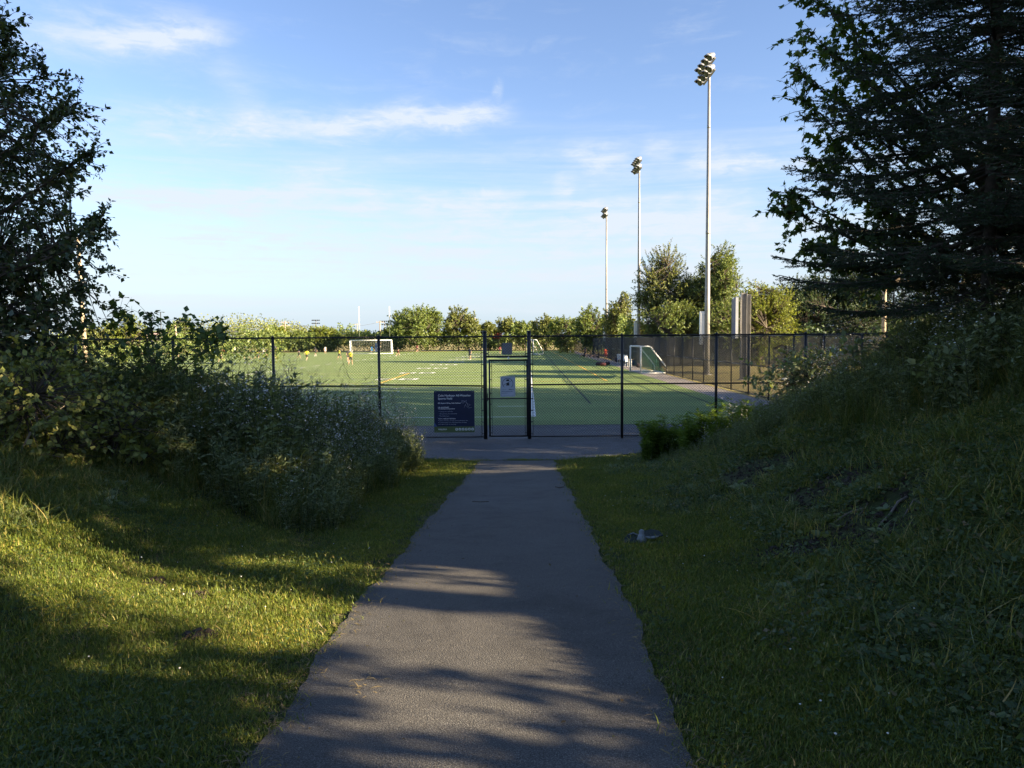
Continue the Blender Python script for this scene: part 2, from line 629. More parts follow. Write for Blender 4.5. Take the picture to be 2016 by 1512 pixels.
def sstep(a, b, x):
    t_ = np.clip((x - a) / (b - a), 0, 1)
    return t_ * t_ * (3 - 2 * t_)


def softramp(x, k=0.5):
    """0 for x<0, ~x-k/2 for x>k"""
    return np.where(x <= 0, 0, np.where(x < k, x * x / (2 * k), x - k / 2))


def bumps(x, y):
    return (0.030 * np.sin(1.7 * x + 0.8 * y + 1.3) * np.sin(1.1 * y - 0.6 * x + 0.4)
            + 0.018 * np.sin(4.1 * x - 2.3 * y) * np.sin(3.3 * y + 1.2 * x + 2.0)
            + 0.010 * np.sin(9.1 * x + 3.7 * y + .5) * np.sin(8.3 * y - 2.9 * x))


def ground(x, y):
    x = np.asarray(x, dtype=float)
    y = np.asarray(y, dtype=float)
    u = x - pathc(y)
    zr = np.minimum(softramp(u - 1.35, 1.4) * 0.55, 2.6)
    zr = 2.25 * np.tanh(zr / 2.25 * 1.05) * (0.95 + 0.15 * sstep(1.3, 2.4, y) - 0.10 * sstep(3.0, 6.5, y))
    zl = np.minimum(softramp(-u - 1.9, 1.0) * 0.37, 2.0)
    zl = 1.7 * np.tanh(zl / 1.7)
    e_r = 1 - sstep(8.0, 16.6, y - 0.10 * np.clip(u, 0, 8))
    e_l = 1 - sstep(10.5, 16.3, y)
    side = np.where(u > 0, zr * e_r, zl * e_l)
    wob = bumps(x, y) * sstep(0.85, 2.2, np.abs(u)) * (1 - sstep(15.0, 16.8, y)) * (1 + 0.8 * sstep(2, 4, np.abs(u)))
    return pathz(y) + side + wob


def axis_pts(segs):
    out = []
    for a, b, st in segs:
        out.append(np.arange(a, b, st))
    out.append([segs[-1][1]])
    return np.concatenate(out)


gx = axis_pts([(-2500, -300, 200), (-300, -60, 30), (-60, -14, 2), (-14, -6, 0.4), (-6, 7, 0.14), (7, 16, 0.5), (16, 60, 2), (60, 300, 30), (300, 2500, 200)])
gy = axis_pts([(-200, -40, 20), (-40, -8, 2), (-8, 1, 0.4), (1, 18, 0.14), (18, 30, 1.0), (30, 100, 5), (100, 500, 25), (500, 4500, 250)])
XX, YY = np.meshgrid(gx, gy)
ZZ = ground(XX, YY)
nx, ny = len(gx), len(gy)
idx = np.arange(nx * ny).reshape(ny, nx)
quads = np.stack([idx[:-1, :-1], idx[:-1, 1:], idx[1:, 1:], idx[1:, :-1]], -1).reshape(-1, 4)
gm = np_mesh('ground', [(np.stack([XX, YY, ZZ], -1).reshape(-1, 3), quads, 0)], True)
tag(link('ground', gm, None, [M_GROUND]), kind='structure')


def sheet(name, rows, mat, zoff, kind='structure', parent=None, nseg=8):
    """rows: list of (y, x_left, x_right); draped on the ground"""
    rows = np.array(rows)
    tt = np.linspace(0, 1, nseg + 1)
    X = rows[:, 1:2] + (rows[:, 2:3] - rows[:, 1:2]) * tt
    Y = np.repeat(rows[:, 0:1], nseg + 1, 1)
    Z = ground(X, Y) + zoff
    n_, k_ = X.shape
    ii = np.arange(n_ * k_).reshape(n_, k_)
    q = np.stack([ii[:-1, :-1], ii[:-1, 1:], ii[1:, 1:], ii[1:, :-1]], -1).reshape(-1, 4)
    me = np_mesh(name, [(np.stack([X, Y, Z], -1).reshape(-1, 3), q, 0)], True)
    o = link(name, me, parent, [mat])
    if kind:
        tag(o, kind=kind)
    return o


rng = np.random.default_rng(7)
ys = np.arange(-6, 16.01, 0.07)


def edge_noise(y, s):
    return (0.018 * np.sin(2.3 * y + s) + 0.013 * np.sin(6.1 * y + 2.1 * s) + 0.007 * np.sin(14.7 * y + s * 3.3)
            + 0.006 * np.sin(31 * y + s))


hwid = 0.785
rows = [(y, float(pathc(y)) - hwid + float(edge_noise(y, 1.0)), float(pathc(y)) + hwid + float(edge_noise(y, 4.0))) for y in ys]
sheet('path', rows, M_ASPH, 0.012)
# the cross road in front of the fence; the path flares into it
rows = []
for y in np.arange(16.012, 22.6, 0.08):
    f = max(0.0, (y - 16.0))
    xl = -0.70 - (f ** 0.62) * 1.9 if f < 0.9 else -60
    xr = 0.87 + (f ** 0.8) * 1.9 if f < 1.5 else 60
    if f >= .9 and f < 1.5:
        xl = -2.6 - (f - .9) * 30
    if f >= 1.5 and f < 2.2:
        xr = 0.87 + 2.63 + (f - 1.5) * 5
    rows.append((y, xl + 0.03 * math.sin(9 * y), xr + 0.05 * math.sin(7 * y)))
sheet('road', rows, M_ASPH2, 0.010, nseg=24)
# field
SK = 0.021                      # the field's long axis leans this much to the right


def fx(x, y):
    return x + SK * (y - 40.0)


turf = sheet('turf_field', [(22.75, fx(-72, 22.75), fx(8.9, 22.75)), (60, fx(-72, 60), fx(8.9, 60)), (162, fx(-72, 162), fx(8.9, 162))], M_TURF, 0.016)
sheet('field_walkway', [(22.6, fx(-74, 22.6), fx(10.6, 22.6)), (22.76, fx(-74, 22.76), fx(10.6, 22.76))], M_ASPH2, 0.009)
M_GRAVEL = mat_asphalt('pale_asphalt', (0.27, 0.24, 0.22), (0.29, 0.265, 0.245))
sheet('side_walkway', [(22.76, fx(8.9, 22.76), fx(10.5, 22.76)), (60, fx(8.9, 60), fx(10.6, 60)), (163, fx(8.9, 163), fx(10.6, 163))], M_GRAVEL, 0.009)


# painted lines, each a sheet 4 mm over the turf, parts of the field
def line(x0, y0, x1, y1, w, mat, name='field_line', z=0.022):
    a, b = Vector((x0, y0, 0)), Vector((x1, y1, 0))
    d = (b - a).normalized()
    n_ = Vector((-d.y, d.x, 0)) * (w / 2)
    mb = MB()
    mb.add([a - n_ + Vector((0, 0, z)), a + n_ + Vector((0, 0, z)), b + n_ + Vector((0, 0, z)), b - n_ + Vector((0, 0, z))], [(0, 3, 2, 1)])
    return mb.build(name, mat, turf)


line(fx(-58, 25.1), 25.1, fx(.9, 25.1), 25.1, 0.12, M_LINE)                 # end line
line(fx(1.0, 25.1), 25.1, fx(1.0, 160), 160, 0.20, M_LINE, z=0.027)         # sideline
line(fx(-0.35, 29.1), 29.1, fx(.85, 29.1), 29.1, 0.12, M_LINE)
line(fx(-58, 25.1), 25.1, fx(-58, 160), 160, 0.20, M_LINE, z=0.027)
yy = 40.3
k = 0
while yy < 141:
    line(fx(-58, yy), yy, fx(.88, yy), yy, 0.16 if k == 0 else 0.10, M_LINE)
    if k % 2 == 0 and k > 1 and k < 22:
        for xo in (-8.4, -6.9):
            mb = MB()
            for (cx_, cy_, w_, h_) in ((0, 0.75, 1.15, .32), (0, -.75, 1.15, .32), (.45, 0, .30, 1.2), (-.45, 0, .30, 1.2)):
                X0 = fx(xo + cx_, yy)
                mb.add([(X0 - w_ / 2, yy + cy_ - h_ / 2, .031), (X0 + w_ / 2, yy + cy_ - h_ / 2, .031), (X0 + w_ / 2, yy + cy_ + h_ / 2, .031), (X0 - w_ / 2, yy + cy_ + h_ / 2, .031)], [(0, 1, 2, 3)])
            mb.build('yard_number', M_LINE, turf)
    for xh in (-20.5, -37):
        line(fx(xh, yy), yy - 1.2, fx(xh, yy), yy + 1.2, 0.22, M_LINE, 'hash_mark', z=0.026)
    yy += 4.572
    k += 1
line(fx(5.6, 46), 46, fx(5.6, 155), 155, 0.13, M_YEL, z=0.026)
line(fx(1.2, 46), 46, fx(5.66, 46), 46, 0.14, M_YEL)
line(fx(-66, 44.6), 44.6, fx(-9, 44.6), 44.6, 0.12, M_YEL, z=.024)
line(fx(-7.9, 44.7), 44.7, fx(-8.2, 58), 58, 0.16, M_YEL, z=.036)
line(fx(-16, 58), 58, fx(-8.2, 58), 58, 0.13, M_YEL, z=.036)
line(fx(8.0, 23), 23, fx(8.0, 160), 160, 0.10, mat_simple('dark_turf_seam', (0.03, 0.05, 0.025), .9), 'turf_seam')
line(fx(3.3, 30), 30, fx(3.8, 160), 160, 0.10, mat_simple('dark_turf_seam', (0.03, 0.05, 0.025), .9), 'turf_seam')
# crack of turf and weeds where the path meets the road is scattered below


# ------------------------------------------------------------------ chain-link fences
def wires(a, b, z0, z1, s=0.07, r=0.0026):
    """chain-link weave between ground points a and b (plan), from z0 to z1: two sets of crossing wires"""
    a, b = np.array(a[:2], float), np.array(b[:2], float)
    Lx = np.linalg.norm(b - a)
    d = (b - a) / Lx
    nrm_ = np.array([-d[1], d[0]])
    H = z1 - z0
    P0, P1 = [], []
    kk = 1.0
    cs = np.arange(-H / kk, Lx, s)
    for sign, off in ((1, r * .9), (-1, -r * .9)):
        for c in cs:
            t0, t1 = c, c + H / kk
            za, zb = z0, z1
            if t0 < 0:
                za = z0 + (0 - t0) * kk
                t0 = 0
            if t1 > Lx:
                zb = z0 + (Lx - c) * kk if c >= 0 or True else z1
                t1 = Lx
            if t1 - t0 < 0.01:
                continue
            if sign < 0:
                t0, t1 = Lx - t0, Lx - t1
            P0.append([*(a + d * t0 + nrm_ * off), za])
            P1.append([*(a + d * t1 + nrm_ * off), zb])
    P0, P1 = np.array(P0), np.array(P1)
    D = P1 - P0
    D /= np.linalg.norm(D, axis=1, keepdims=True)
    N = np.array([nrm_[0], nrm_[1], 0.0])
    U = np.cross(D, N)
    vs = []
    ang = [0, 2.0944, 4.18879]
    for P in (P0, P1):
        for t_ in ang:
            vs.append(P + (U * math.cos(t_) + N * math.sin(t_)) * r)
    V = np.stack(vs, 1).reshape(-1, 3)
    base = (np.arange(len(P0)) * 6)[:, None]
    f = np.array([[0, 1, 4, 3], [1, 2, 5, 4], [2, 0, 3, 5]])
    Fq = (base[:, None, :] + f[None]).reshape(-1, 4)
    return V, Fq


def fence_bay_mesh(a, b, z0, z1, parent, r=0.0037, s=0.07):
    V, Fq = wires(a, b, z0, z1, s, r)
    o = link('chain_link_mesh', np_mesh('chain_link_mesh', [(V, Fq, 0)]), parent, [M_WIRE])
    tag(o, kind='stuff')
    return o


FY = 19.62
near = empty('chain_link_fence', W(955, 866, FY))
near.location.z = 0
tag(near, 'black chain-link fence with posts and rails across the near end of the field', 'fence')
origin = near.location.copy()


def rel(p):
    p = Vector(p)
    return p - origin


post_px = [150, 342, 538.5, 746.5, 955, 1042, 1225, 1410.5, 1586, 1745, 1905, 2070, 2240]
post_x = [(p - 1008) / F * FY for p in post_px]
post_x = [-19.5, -16.8, -14.1] + post_x
TOPZ, MIDZ, BOTZ = 2.66, 1.415, 0.07
GATE_L, GATE_R = post_x[3 + 4], post_x[3 + 5]
for x in post_x:
    g = x in (GATE_L, GATE_R)
    r = 0.050 if g else 0.036
    zt = 2.77 if g else TOPZ + 0.02
    mb = MB()
    mb.tube([rel((x, FY, -0.1)), rel((x, FY, zt))], r, 12)
    p = mb.build('post', M_BLACK, near, True)
    cp = MB().lathe(rel((x, FY, zt)), (0, 0, 1), [(0, r * 1.15), (.015, r * 1.12), (.035, r * .7), (.042, 0.002)], 12)
    cp.build('post_cap', M_BLACK, p, True)
for i in range(len(post_x) - 1):
    x0, x1 = post_x[i], post_x[i + 1]
    gate_bay = (x0 == GATE_L)
    sag = random.Random(i).uniform(-.01, .012)
    def rail(z, za=0, zb=0, r=0.021, name='rail'):
        MB().tube([rel((x0 + .03, FY, z + za)), rel((x1 - .03, FY, z + zb))], r, 10).build(name, M_BLACK, near, True)
    if gate_bay:
        rail(TOPZ, name='top_rail')
        rail(2.145, name='transom_rail', r=.024)
        fence_bay_mesh(rel((x0 + .09, FY, 0)), rel((x1 - .09, FY, 0)), 2.16, TOPZ - .01, near)
    else:
        rail(TOPZ, name='top_rail')
        rail(MIDZ, 0.02 if i == 6 else sag, -0.025 if i == 6 else -sag, name='mid_rail')
        rail(BOTZ, name='bottom_rail', r=.017)
        inset0 = .09 if x0 == GATE_R else 0.0
        inset1 = .09 if x1 == GATE_L else 0.0
        fence_bay_mesh(rel((x0 + inset0, FY - .026, 0)), rel((x1 - inset1, FY - .026, 0)), BOTZ - .05, TOPZ + .03, near)
# tension bars with brackets beside the gate posts
for x, s_ in ((GATE_L, -1), (GATE_R, 1)):
    xb = x + s_ * 0.09
    tb = MB().tube([rel((xb, FY - .02, BOTZ)), rel((xb, FY - .02, TOPZ))], .010, 6).build('tension_bar', M_BLACK, near)
    for z in np.linspace(.16, TOPZ - .12, 9):
        MB().box(rel((x + s_ * 0.055, FY - .01, z)), (.09, .05, .022)).build('bracket', M_BLACK, tb)
for x, s_ in ((GATE_L, 1), (GATE_R, -1)):
    xb = x + s_ * 0.09
    tb = MB().tube([rel((xb, FY - .02, 2.16)), rel((xb, FY - .02, TOPZ))], .010, 6).build('tension_bar', M_BLACK, near)
    for z in (2.22, 2.58):
        MB().box(rel((x + s_ * 0.05, FY - .01, z)), (.09, .05, .022)).build('bracket', M_BLACK, tb)

# gate
gx0, gx1 = GATE_L + 0.115, GATE_R - 0.055
gate = empty('pedestrian_gate', ((gx0 + gx1) / 2, FY, 0))
tag(gate, 'narrow black chain-link gate closed between two thick posts', 'gate')
go = gate.location.copy()


def gr(x, z, dy=0.0):
    return Vector((x, FY + dy, z)) - go


for n_, a, b, r in (('frame_stile', (gx0, .075), (gx0, 2.075), .024), ('frame_stile', (gx1, .075), (gx1, 2.075), .024),
                    ('frame_rail', (gx0 + .02, 2.05), (gx1 - .02, 2.05), .024), ('frame_rail', (gx0 + .02, .085), (gx1 - .02, .085), .022),
                    ('frame_rail', (gx0 + .02, 1.06), (gx1 - .02, 1.06), .016)):
    MB().tube([gr(*a), gr(*b)], r, 10).build(n_, M_BLACK, gate, True)
fence_bay_mesh(gr(gx0 + .05, 0), gr(gx1 - .05, 0), .10, 2.04, gate)
for x, s_ in ((gx0 + .055, -1), (gx1 - .055, 1)):
    tb = MB().tube([gr(x, .11), gr(x, 2.03)], .009, 6).build('tension_bar', M_BLACK, gate)
    for z in (.18, .55, .92, 1.2, 1.55, 1.9):
        MB().box(gr(x + s_ * .025, z, -.01), (.07, .045, .02)).build('bracket', M_BLACK, tb)
for z in (.30, 1.93):
    MB().box(gr(gx1 + .028, z), (.05, .075, .10)).build('hinge', M_BLACK, gate)
mb = MB().box(gr(gx0 - .055, 1.06, -.035), (.10, .03, .05)).tube([gr(gx0 - .05, 1.0, -.05), gr(gx0 - .05, 1.20, -.05)], .011, 6)
latch = mb.build('latch', M_BLACK, gate)

# ------------------------------------------------------------------ signs (lettering is turned into meshes at the end)
TEXTS = []


def text(parent, body, size, loc, mat, bold=0.0, align='LEFT', name='lettering', xs=1.0):
    TEXTS.append((parent, body, size, loc, mat, bold, align, name, xs))


M_NAVY = mat_simple('navy_sign_print', (0.008, 0.017, 0.058), 0.35, 0, 0.12, 3)
M_LGREEN = mat_simple('green_sign_print', (0.085, 0.13, 0.05), 0.35, 0, 0.08, 3)
M_MIDBLUE = mat_simple('blue_sign_print', (0.05, 0.10, 0.30), 0.35, 0, 0.08, 3)
M_PRINT = mat_simple('white_print', (0.72, 0.74, 0.76), 0.5, 0, 0.05, 3)
M_PRINT2 = mat_simple('pale_print', (0.40, 0.44, 0.52), 0.5, 0, 0.05, 3)
SY = FY - 0.075
c0, c1 = W(854, 770, SY), W(934.5, 851, SY)
sx0, sx1, sz1, sz0 = c0.x, c1.x, c0.z, c1.z
sw, sh = sx1 - sx0, sz1 - sz0
sign = empty('field_sign', (sx0, SY, sz0), rad(0.3))
tag(sign, 'dark blue field name sign with white lettering and green foot band on the fence', 'sign')
MB().box((sw / 2, 0.004, sh / 2), (sw, .004, sh)).build('sign_panel', M_LGREEN, sign)
fb = sh * 0.145
mb = MB()
nv = [(0.0, fb + sh * .115), (sw * .075, fb), (sw, fb), (sw, sh), (0, sh)]
mb.add([(x, 0.0, z) for x, z in nv] + [(x, .0019, z) for x, z in nv], [(0, 1, 2, 3, 4), (9, 8, 7, 6, 5)] + [(i, 5 + i, 5 + (i + 1) % 5, (i + 1) % 5) for i in range(5)])
mb.build('navy_field', M_NAVY, sign)
mb = MB()
mb.add([(-.004, .0008, fb), (sw * .07, .0008, fb), (-.004, .0008, fb + sh * .105)], [(0, 1, 2)])
mb.build('blue_corner', M_MIDBLUE, sign)
tx = sw * .10
text(sign, 'Cole Harbour All-Weather', sh * .070, (tx, -.0015, sh * .868), M_PRINT, .0008, xs=1.02)
text(sign, 'Sports Field', sh * .070, (tx, -.0015, sh * .795), M_PRINT, .0008, xs=1.02)
text(sign, '802 Auburn Drive, Cole Harbour', sh * .040, (tx, -.0015, sh * .695), M_PRINT, .0010)
text(sign, 'USE AS INTENDED', sh * .032, (tx, -.0015, sh * .595), M_PRINT, .0010)
text(sign, 'The following is not permitted:', sh * .032, (tx, -.0015, sh * .562), M_PRINT, .0008)
for i, s_ in enumerate(('\u2022 Footwear with metal cleats', '\u2022 Non-approved vehicles and alcohol', '\u2022 Pets, food and gum')):
    text(sign, s_, sh * .029, (tx + .02, -.0015, sh * (.497 - .054 * i)), M_PRINT2)
text(sign, 'TO ALL USERS OF THIS FIELD', sh * .032, (tx, -.0015, sh * .322), M_PRINT, .0008)
for i, s_ in enumerate(('The field is booked for use. Please respect scheduled play time.', 'For booking inquiries, or to report damage and maintenance', 'issues, please contact the municipality.')):
    text(sign, s_, sh * .028, (tx, -.0015, sh * (.277 - .044 * i)), M_PRINT2)
text(sign, 'HALIFAX', sh * .052, (sw * .10, -.0002, fb * .40), M_PRINT, .0012)
for i in range(6):
    cx_ = sw * (.555 + .079 * i)
    cc = MB().lathe((cx_, .0018, fb * .52), (0, -1, 0), [(0, sw * .033), (.0022, sw * .033)], 16).build('icon_disc', M_PRINT, sign)
    mb = MB()
    if i % 3 == 0:
        mb.box((cx_, -.0012, fb * .52), (sw * .032, .001, fb * .14))
        mb.box((cx_, -.0012, fb * .62), (sw * .014, .001, fb * .12))
    elif i % 3 == 1:
        mb.box((cx_, -.0012, fb * .52), (sw * .012, .001, fb * .34), 0, Matrix.Rotation(.6, 3, 'Y'))
        mb.box((cx_ + sw * .008, -.0018, fb * .45), (sw * .026, .001, fb * .08))
    else:
        mb.box((cx_, -.0012, fb * .50), (sw * .010, .001, fb * .36))
        mb.box((cx_, -.0018, fb * .52), (sw * .036, .001, fb * .09))
    mb.build('icon_mark', M_LGREEN, cc)
# scribbled graffiti tag in pale marker
gf = MB()
rs = random.Random(3)
strokes = [[(.665, .70), (.69, .765), (.715, .78), (.71, .74), (.685, .715), (.73, .70)], [(.735, .775), (.725, .705), (.77, .745), (.745, .735), (.79, .765)],
           [(.80, .78), (.79, .73), (.815, .70)], [(.75, .60), (.775, .665), (.80, .69)], [(.80, .645), (.82, .60), (.835, .675), (.85, .60), (.86, .66)],
           [(.865, .69), (.88, .645), (.91, .67)], [(.85, .585), (.90, .60), (.93, .60)], [(.80, .72), (.835, .69), (.83, .66)]]
for st in strokes:
    gf.tube([(sw * a, -.0008, sh * (b)) for a, b in st], .0022, 4)
gf.build('graffiti_tag', M_PRINT2, sign)
for a in (.05, .95):
    for b in (.03, .97):
        MB().lathe((sw * a, 0.0, sh * b), (0, -1, 0), [(0, .008), (.004, .006)], 8).build('bolt', M_GALV, sign)

# white notice on the gate
c0, c1 = W(985, 741, SY), W(1014.5, 781, SY)
nw, nh = c1.x - c0.x, c0.z - c1.z
M_NOTICE = mat_simple('white_notice', (0.40, 0.45, 0.54), 0.45, 0, 0.06, 3)
M_INK = mat_simple('black_ink', (0.010, 0.012, 0.018), 0.5)
M_INK2 = mat_simple('blue_ink', (0.05, 0.09, 0.15), 0.5)
notice = empty('gate_notice', (c0.x, SY, c1.z), 0)
tag(notice, 'small white rounded notice with a crossed-out figure in a ring on the gate', 'sign')


def rrect(w, h, r, n=5):
    pts = []
    for cx_, cy_, a0 in ((w - r, h - r, 0), (r, h - r, 90), (r, r, 180), (w - r, r, 270)):
        for i in range(n + 1):
            a = rad(a0 + 90 * i / n)
            pts.append((cx_ + r * math.cos(a), cy_ + r * math.sin(a)))
    return pts


def plate(pts, y0, y1, name, mat, parent):
    n_ = len(pts)
    mb = MB()
    mb.add([(x, y0, z) for x, z in pts] + [(x, y1, z) for x, z in pts],
           [tuple(range(n_)), tuple(range(2 * n_ - 1, n_ - 1, -1))] + [(i, n_ + i, n_ + (i + 1) % n_, (i + 1) % n_) for i in range(n_)])
    return mb.build(name, mat, parent)


plate(rrect(nw, nh, .025), 0, .004, 'notice_panel', M_NOTICE, notice)
mb = MB()
bp_ = [(x * .88 + nw * .06, z * .92 + nh * .04) for x, z in rrect(nw, nh, .03)]
mb.tube([(x, -.0004, z) for x, z in bp_] + [(bp_[0][0], -.0004, bp_[0][1])], .0024, 4)
mb.build('notice_border', M_INK2, notice)
rc = (nw * .5, nh * .655)
R_ = nw * .35
mb = MB()
mb.tube([(rc[0] + R_ * math.cos(rad(a)), -.0006, rc[1] + R_ * math.sin(rad(a))) for a in range(-48, 229, 12)], .0065, 5)
mb.build('ring', M_INK, notice)
MB().tube([(rc[0] - R_ * .95, -.0008, rc[1] - R_ * .40), (rc[0] + R_ * .78, -.0008, rc[1] + R_ * .55)], .006, 5).build('slash', M_INK, notice)
mb = MB()
hp = [(-.28, .42), (.24, .42), (.30, .66), (.18, .78), (-.20, .76), (-.32, .62)]
mb.add([(rc[0] + R_ * a, -.001, rc[1] + R_ * b) for a, b in hp], [(0, 1, 2, 3, 4, 5)])
bd = [(-.45, -.14), (-.38, -.05), (-.02, .18), (.14, .20), (.34, -.10), (.26, -.16), (.34, -.40), (-.36, -.44), (-.2, -.2)]
mb.add([(rc[0] + R_ * a, -.001, rc[1] + R_ * b) for a, b in bd], [(0, 1, 2, 8), (2, 3, 4, 5, 8), (8, 5, 6, 7)])
mb.build('figure', M_INK, notice)
text(notice, 'Dogs not', nh * .055, (nw * .10, -.001, nh * .335), M_INK2)
text(notice, 'Allowed', nh * .070, (nw * .56, -.001, nh * .335), M_INK, .001)
text(notice, 'Pets are not permitted', nh * .060, (nw * .09, -.001, nh * .245), M_INK2, .0008, xs=.95)
text(notice, 'at any time', nh * .060, (nw * .09, -.001, nh * .165), M_INK2, .0008)
# grey sign back on the transom
c0, c1 = W(987.5, 675, FY - .05), W(1008.5, 698, FY - .05)
sb = empty('blank_sign', (c0.x, FY + .045, c1.z))
tag(sb, 'small blank grey sign back with rounded corners above the gate', 'sign')
M_GREYBACK = mat_simple('grey_sign_back', (0.22, 0.25, 0.30), 0.5, .2, .12, 6)
plate(rrect(c1.x - c0.x, c0.z - c1.z, .04), 0, .004, 'sign_plate', M_GREYBACK, sb)
for a in (.3, .7):
    MB().lathe(((c1.x - c0.x) * a, 0, (c0.z - c1.z) * .85), (0, -1, 0), [(0, .009), (.005, .007)], 8).build('bolt', M_GALV, sb)
tagp = W(1001, 705, FY - .06)
ht = MB().box((0, 0, 0), (.045, .003, .05)).tube([(0, 0, .02), (0, .03, .06)], .003, 4).build('paper_tag', M_WHITE)
ht.location = tagp
tag(ht, 'tiny white tag hanging at the rail above the gate', 'tag')

# ------------------------------------------------------------------ side fence with windscreen, and the screened fence behind
XS = 10.75
side = empty('side_fence', (fx(XS, 22.6), 22.6, 0))
tag(side, 'black chain-link fence running away along the right side of the field', 'fence')
so = side.location.copy()
ypost = list(np.arange(22.6, 60, 2.9)) + list(np.arange(60.3, 165, 6.0))
for i, y in enumerate(ypost):
    MB().tube([Vector((fx(XS, y), y, -.05)) - so, Vector((fx(XS, y), y, 2.66)) - so], .034, 8).build('post', M_BLACK, side, True)
    if i + 1 < len(ypost):
        y2 = ypost[i + 1]
        a, b = Vector((fx(XS, y), y, 0)) - so, Vector((fx(XS, y2), y2, 0)) - so
        for z, nme in ((2.64, 'top_rail'), (1.35, 'mid_rail'), (.08, 'bottom_rail')):
            MB().tube([a + Vector((0, 0, z)), b + Vector((0, 0, z))], .021, 6).build(nme, M_BLACK, side, True)
        if y < 94:
            fence_bay_mesh(a, b, .04, 2.66, side, r=.0040, s=.075)
        if y >= 90:
            ang_ = Matrix.Rotation(math.atan2(SK, 1) * -1, 3, 'Z')
            MB().box((a + b) / 2 + Vector((.03, 0, 1.36)), (.012, (y2 - y) - .08, 2.5), 0, ang_).build('windscreen', M_SCREEN, side)
back = empty('screened_fence', (12.4, 69, 0))
tag(back, 'dark windscreen fence standing behind the dry grass strip at right', 'fence')
bo = back.location.copy()
xs_ = np.arange(12.4, 46, 3.0)
for i, x in enumerate(xs_):
    yb = 69 - (x - 12.4) * .12
    MB().tube([Vector((x, yb, 0)) - bo, Vector((x, yb, 2.7)) - bo], .035, 6).build('post', M_BLACK, back, True)
    if i + 1 < len(xs_):
        yb2 = 69 - (xs_[i + 1] - 12.4) * .12
        a, b = Vector((x, yb, 0)) - bo, Vector((xs_[i + 1], yb2, 0)) - bo
        MB().tube([a + Vector((0, 0, 2.66)), b + Vector((0, 0, 2.66))], .022, 6).build('top_rail', M_BLACK, back, True)
        ang_ = Matrix.Rotation(math.atan2(yb2 - yb, 3.0), 3, 'Z')
        hgt = 2.35 if i in (1,) else 2.55
        MB().box((a + b) / 2 + Vector((0, .03, .06 + hgt / 2)), (2.94, .012, hgt), 0, ang_).build('windscreen', M_SCREEN, back)


# ------------------------------------------------------------------ light poles
M_LAMPGL = mat_simple('floodlight_glass', (0.05, 0.052, 0.05), 0.35, 0.1, 0.2, 9)
M_LAMPHS = mat_simple('floodlight_housing', (0.23, 0.24, 0.26), 0.5, 0.3, 0.1, 5)


def light_pole(loc, label):
    root = empty('floodlight_pole', loc)
    tag(root, label, 'light pole', 'tall floodlight poles along the right side of the field')
    H = 21.0
    MB().tube([(0, 0, -.05), (0, 0, H * .25), (0, 0, H * .6), (0, 0, H)], [.195, .175, .13, .085], 16).build('pole', M_GALV, root, True)
    for zz in (H * .46, H * .80):
        MB().lathe((0, 0, zz), (0, 0, 1), [(0, .155 if zz < 12 else .115), (.22, .15 if zz < 12 else .11)], 14).build('pole_collar', M_GALV, root, True)
    # cross arms run towards the field (-X) and towards the camera
    ax = Vector((0, 1, 0))
    aim = Vector((-.80, -.22, -.55)).normalized()
    arm = MB()
    for zz in (H - .05, H - .80):
        arm.box(Vector((0, 0, zz)), (3.0, .10, .10), 0, Matrix.Rotation(math.atan2(ax.y, ax.x), 3, 'Z'))
    arm.tube([Vector((0, 0, H + .1)), Vector((0, 0, H - 1.0))], .10, 10)
    arm.build('cross_arm', M_GALV, root)
    for zz in (H - .05, H - .80):
        for q in range(4):
            c = Vector((0, 0, zz)) + ax * (-1.3 + q * .87) + Vector((-.15, 0, .22))
            c = c + aim * .12
            lamp = MB().lathe(c - aim * .32, aim, [(0, .05), (.03, .12), (.13, .15), (.20, .20), (.36, .25), (.48, .27)], 14).build('floodlight', M_LAMPHS, root, True)
            MB().lathe(c + aim * .145, aim, [(0, .25), (.02, .245), (.05, .16), (.06, .02)], 14).build('lens', M_LAMPGL, lamp, True)
            # visor over the lens
            vs_, up_ = [], Vector((0, 0, 1))
            rt = aim.cross(up_).normalized()
            u2_ = rt.cross(aim)
            vm = MB()
            n_ = 9
            for i in range(n_):
                a = rad(8 + 164 * i / (n_ - 1))
                e = rt * math.cos(a) * .275 + u2_ * math.sin(a) * .275
                vs_.append(c + aim * .135 + e)
                vs_.append(c + aim * (.16 + .24 * math.sin(a)) + e * .99)
            vm.add(vs_, [(2 * i, 2 * i + 1, 2 * i + 3, 2 * i + 2) for i in range(n_ - 1)])
            vo_ = vm.build('visor', M_LAMPHS, lamp, True)
            sol = vo_.modifiers.new('solid', 'SOLIDIFY')
            sol.thickness = .012
            MB().tube([c - aim * .2, Vector((c.x, c.y, zz)) - aim * .05], .035, 6).build('lamp_bracket', M_GALV, lamp)
    # control cabinet strapped to the field side of the pole
    cb = MB().box((-.33, .12, 3.25), (.30, .28, 2.3)).build('control_cabinet', M_WHITE, root)
    MB().box((-.33, -.03, 3.25), (.24, .012, 2.1)).build('cabinet_door', M_WHITE, cb)
    for zz in (2.5, 4.1):
        MB().tube([(-.19, .05, zz), (0, .02, zz)], .03, 6).build('strap', M_GALV, cb)
    MB().lathe((0, 0, .0), (0, 0, 1), [(0, .34), (.05, .34), (.06, .27)], 14).build('base_plate', M_GALV, root)
    MB().box((.02, -.24, 2.6), (.10, .06, .3)).build('junction_box', M_GALV, root)
    return root


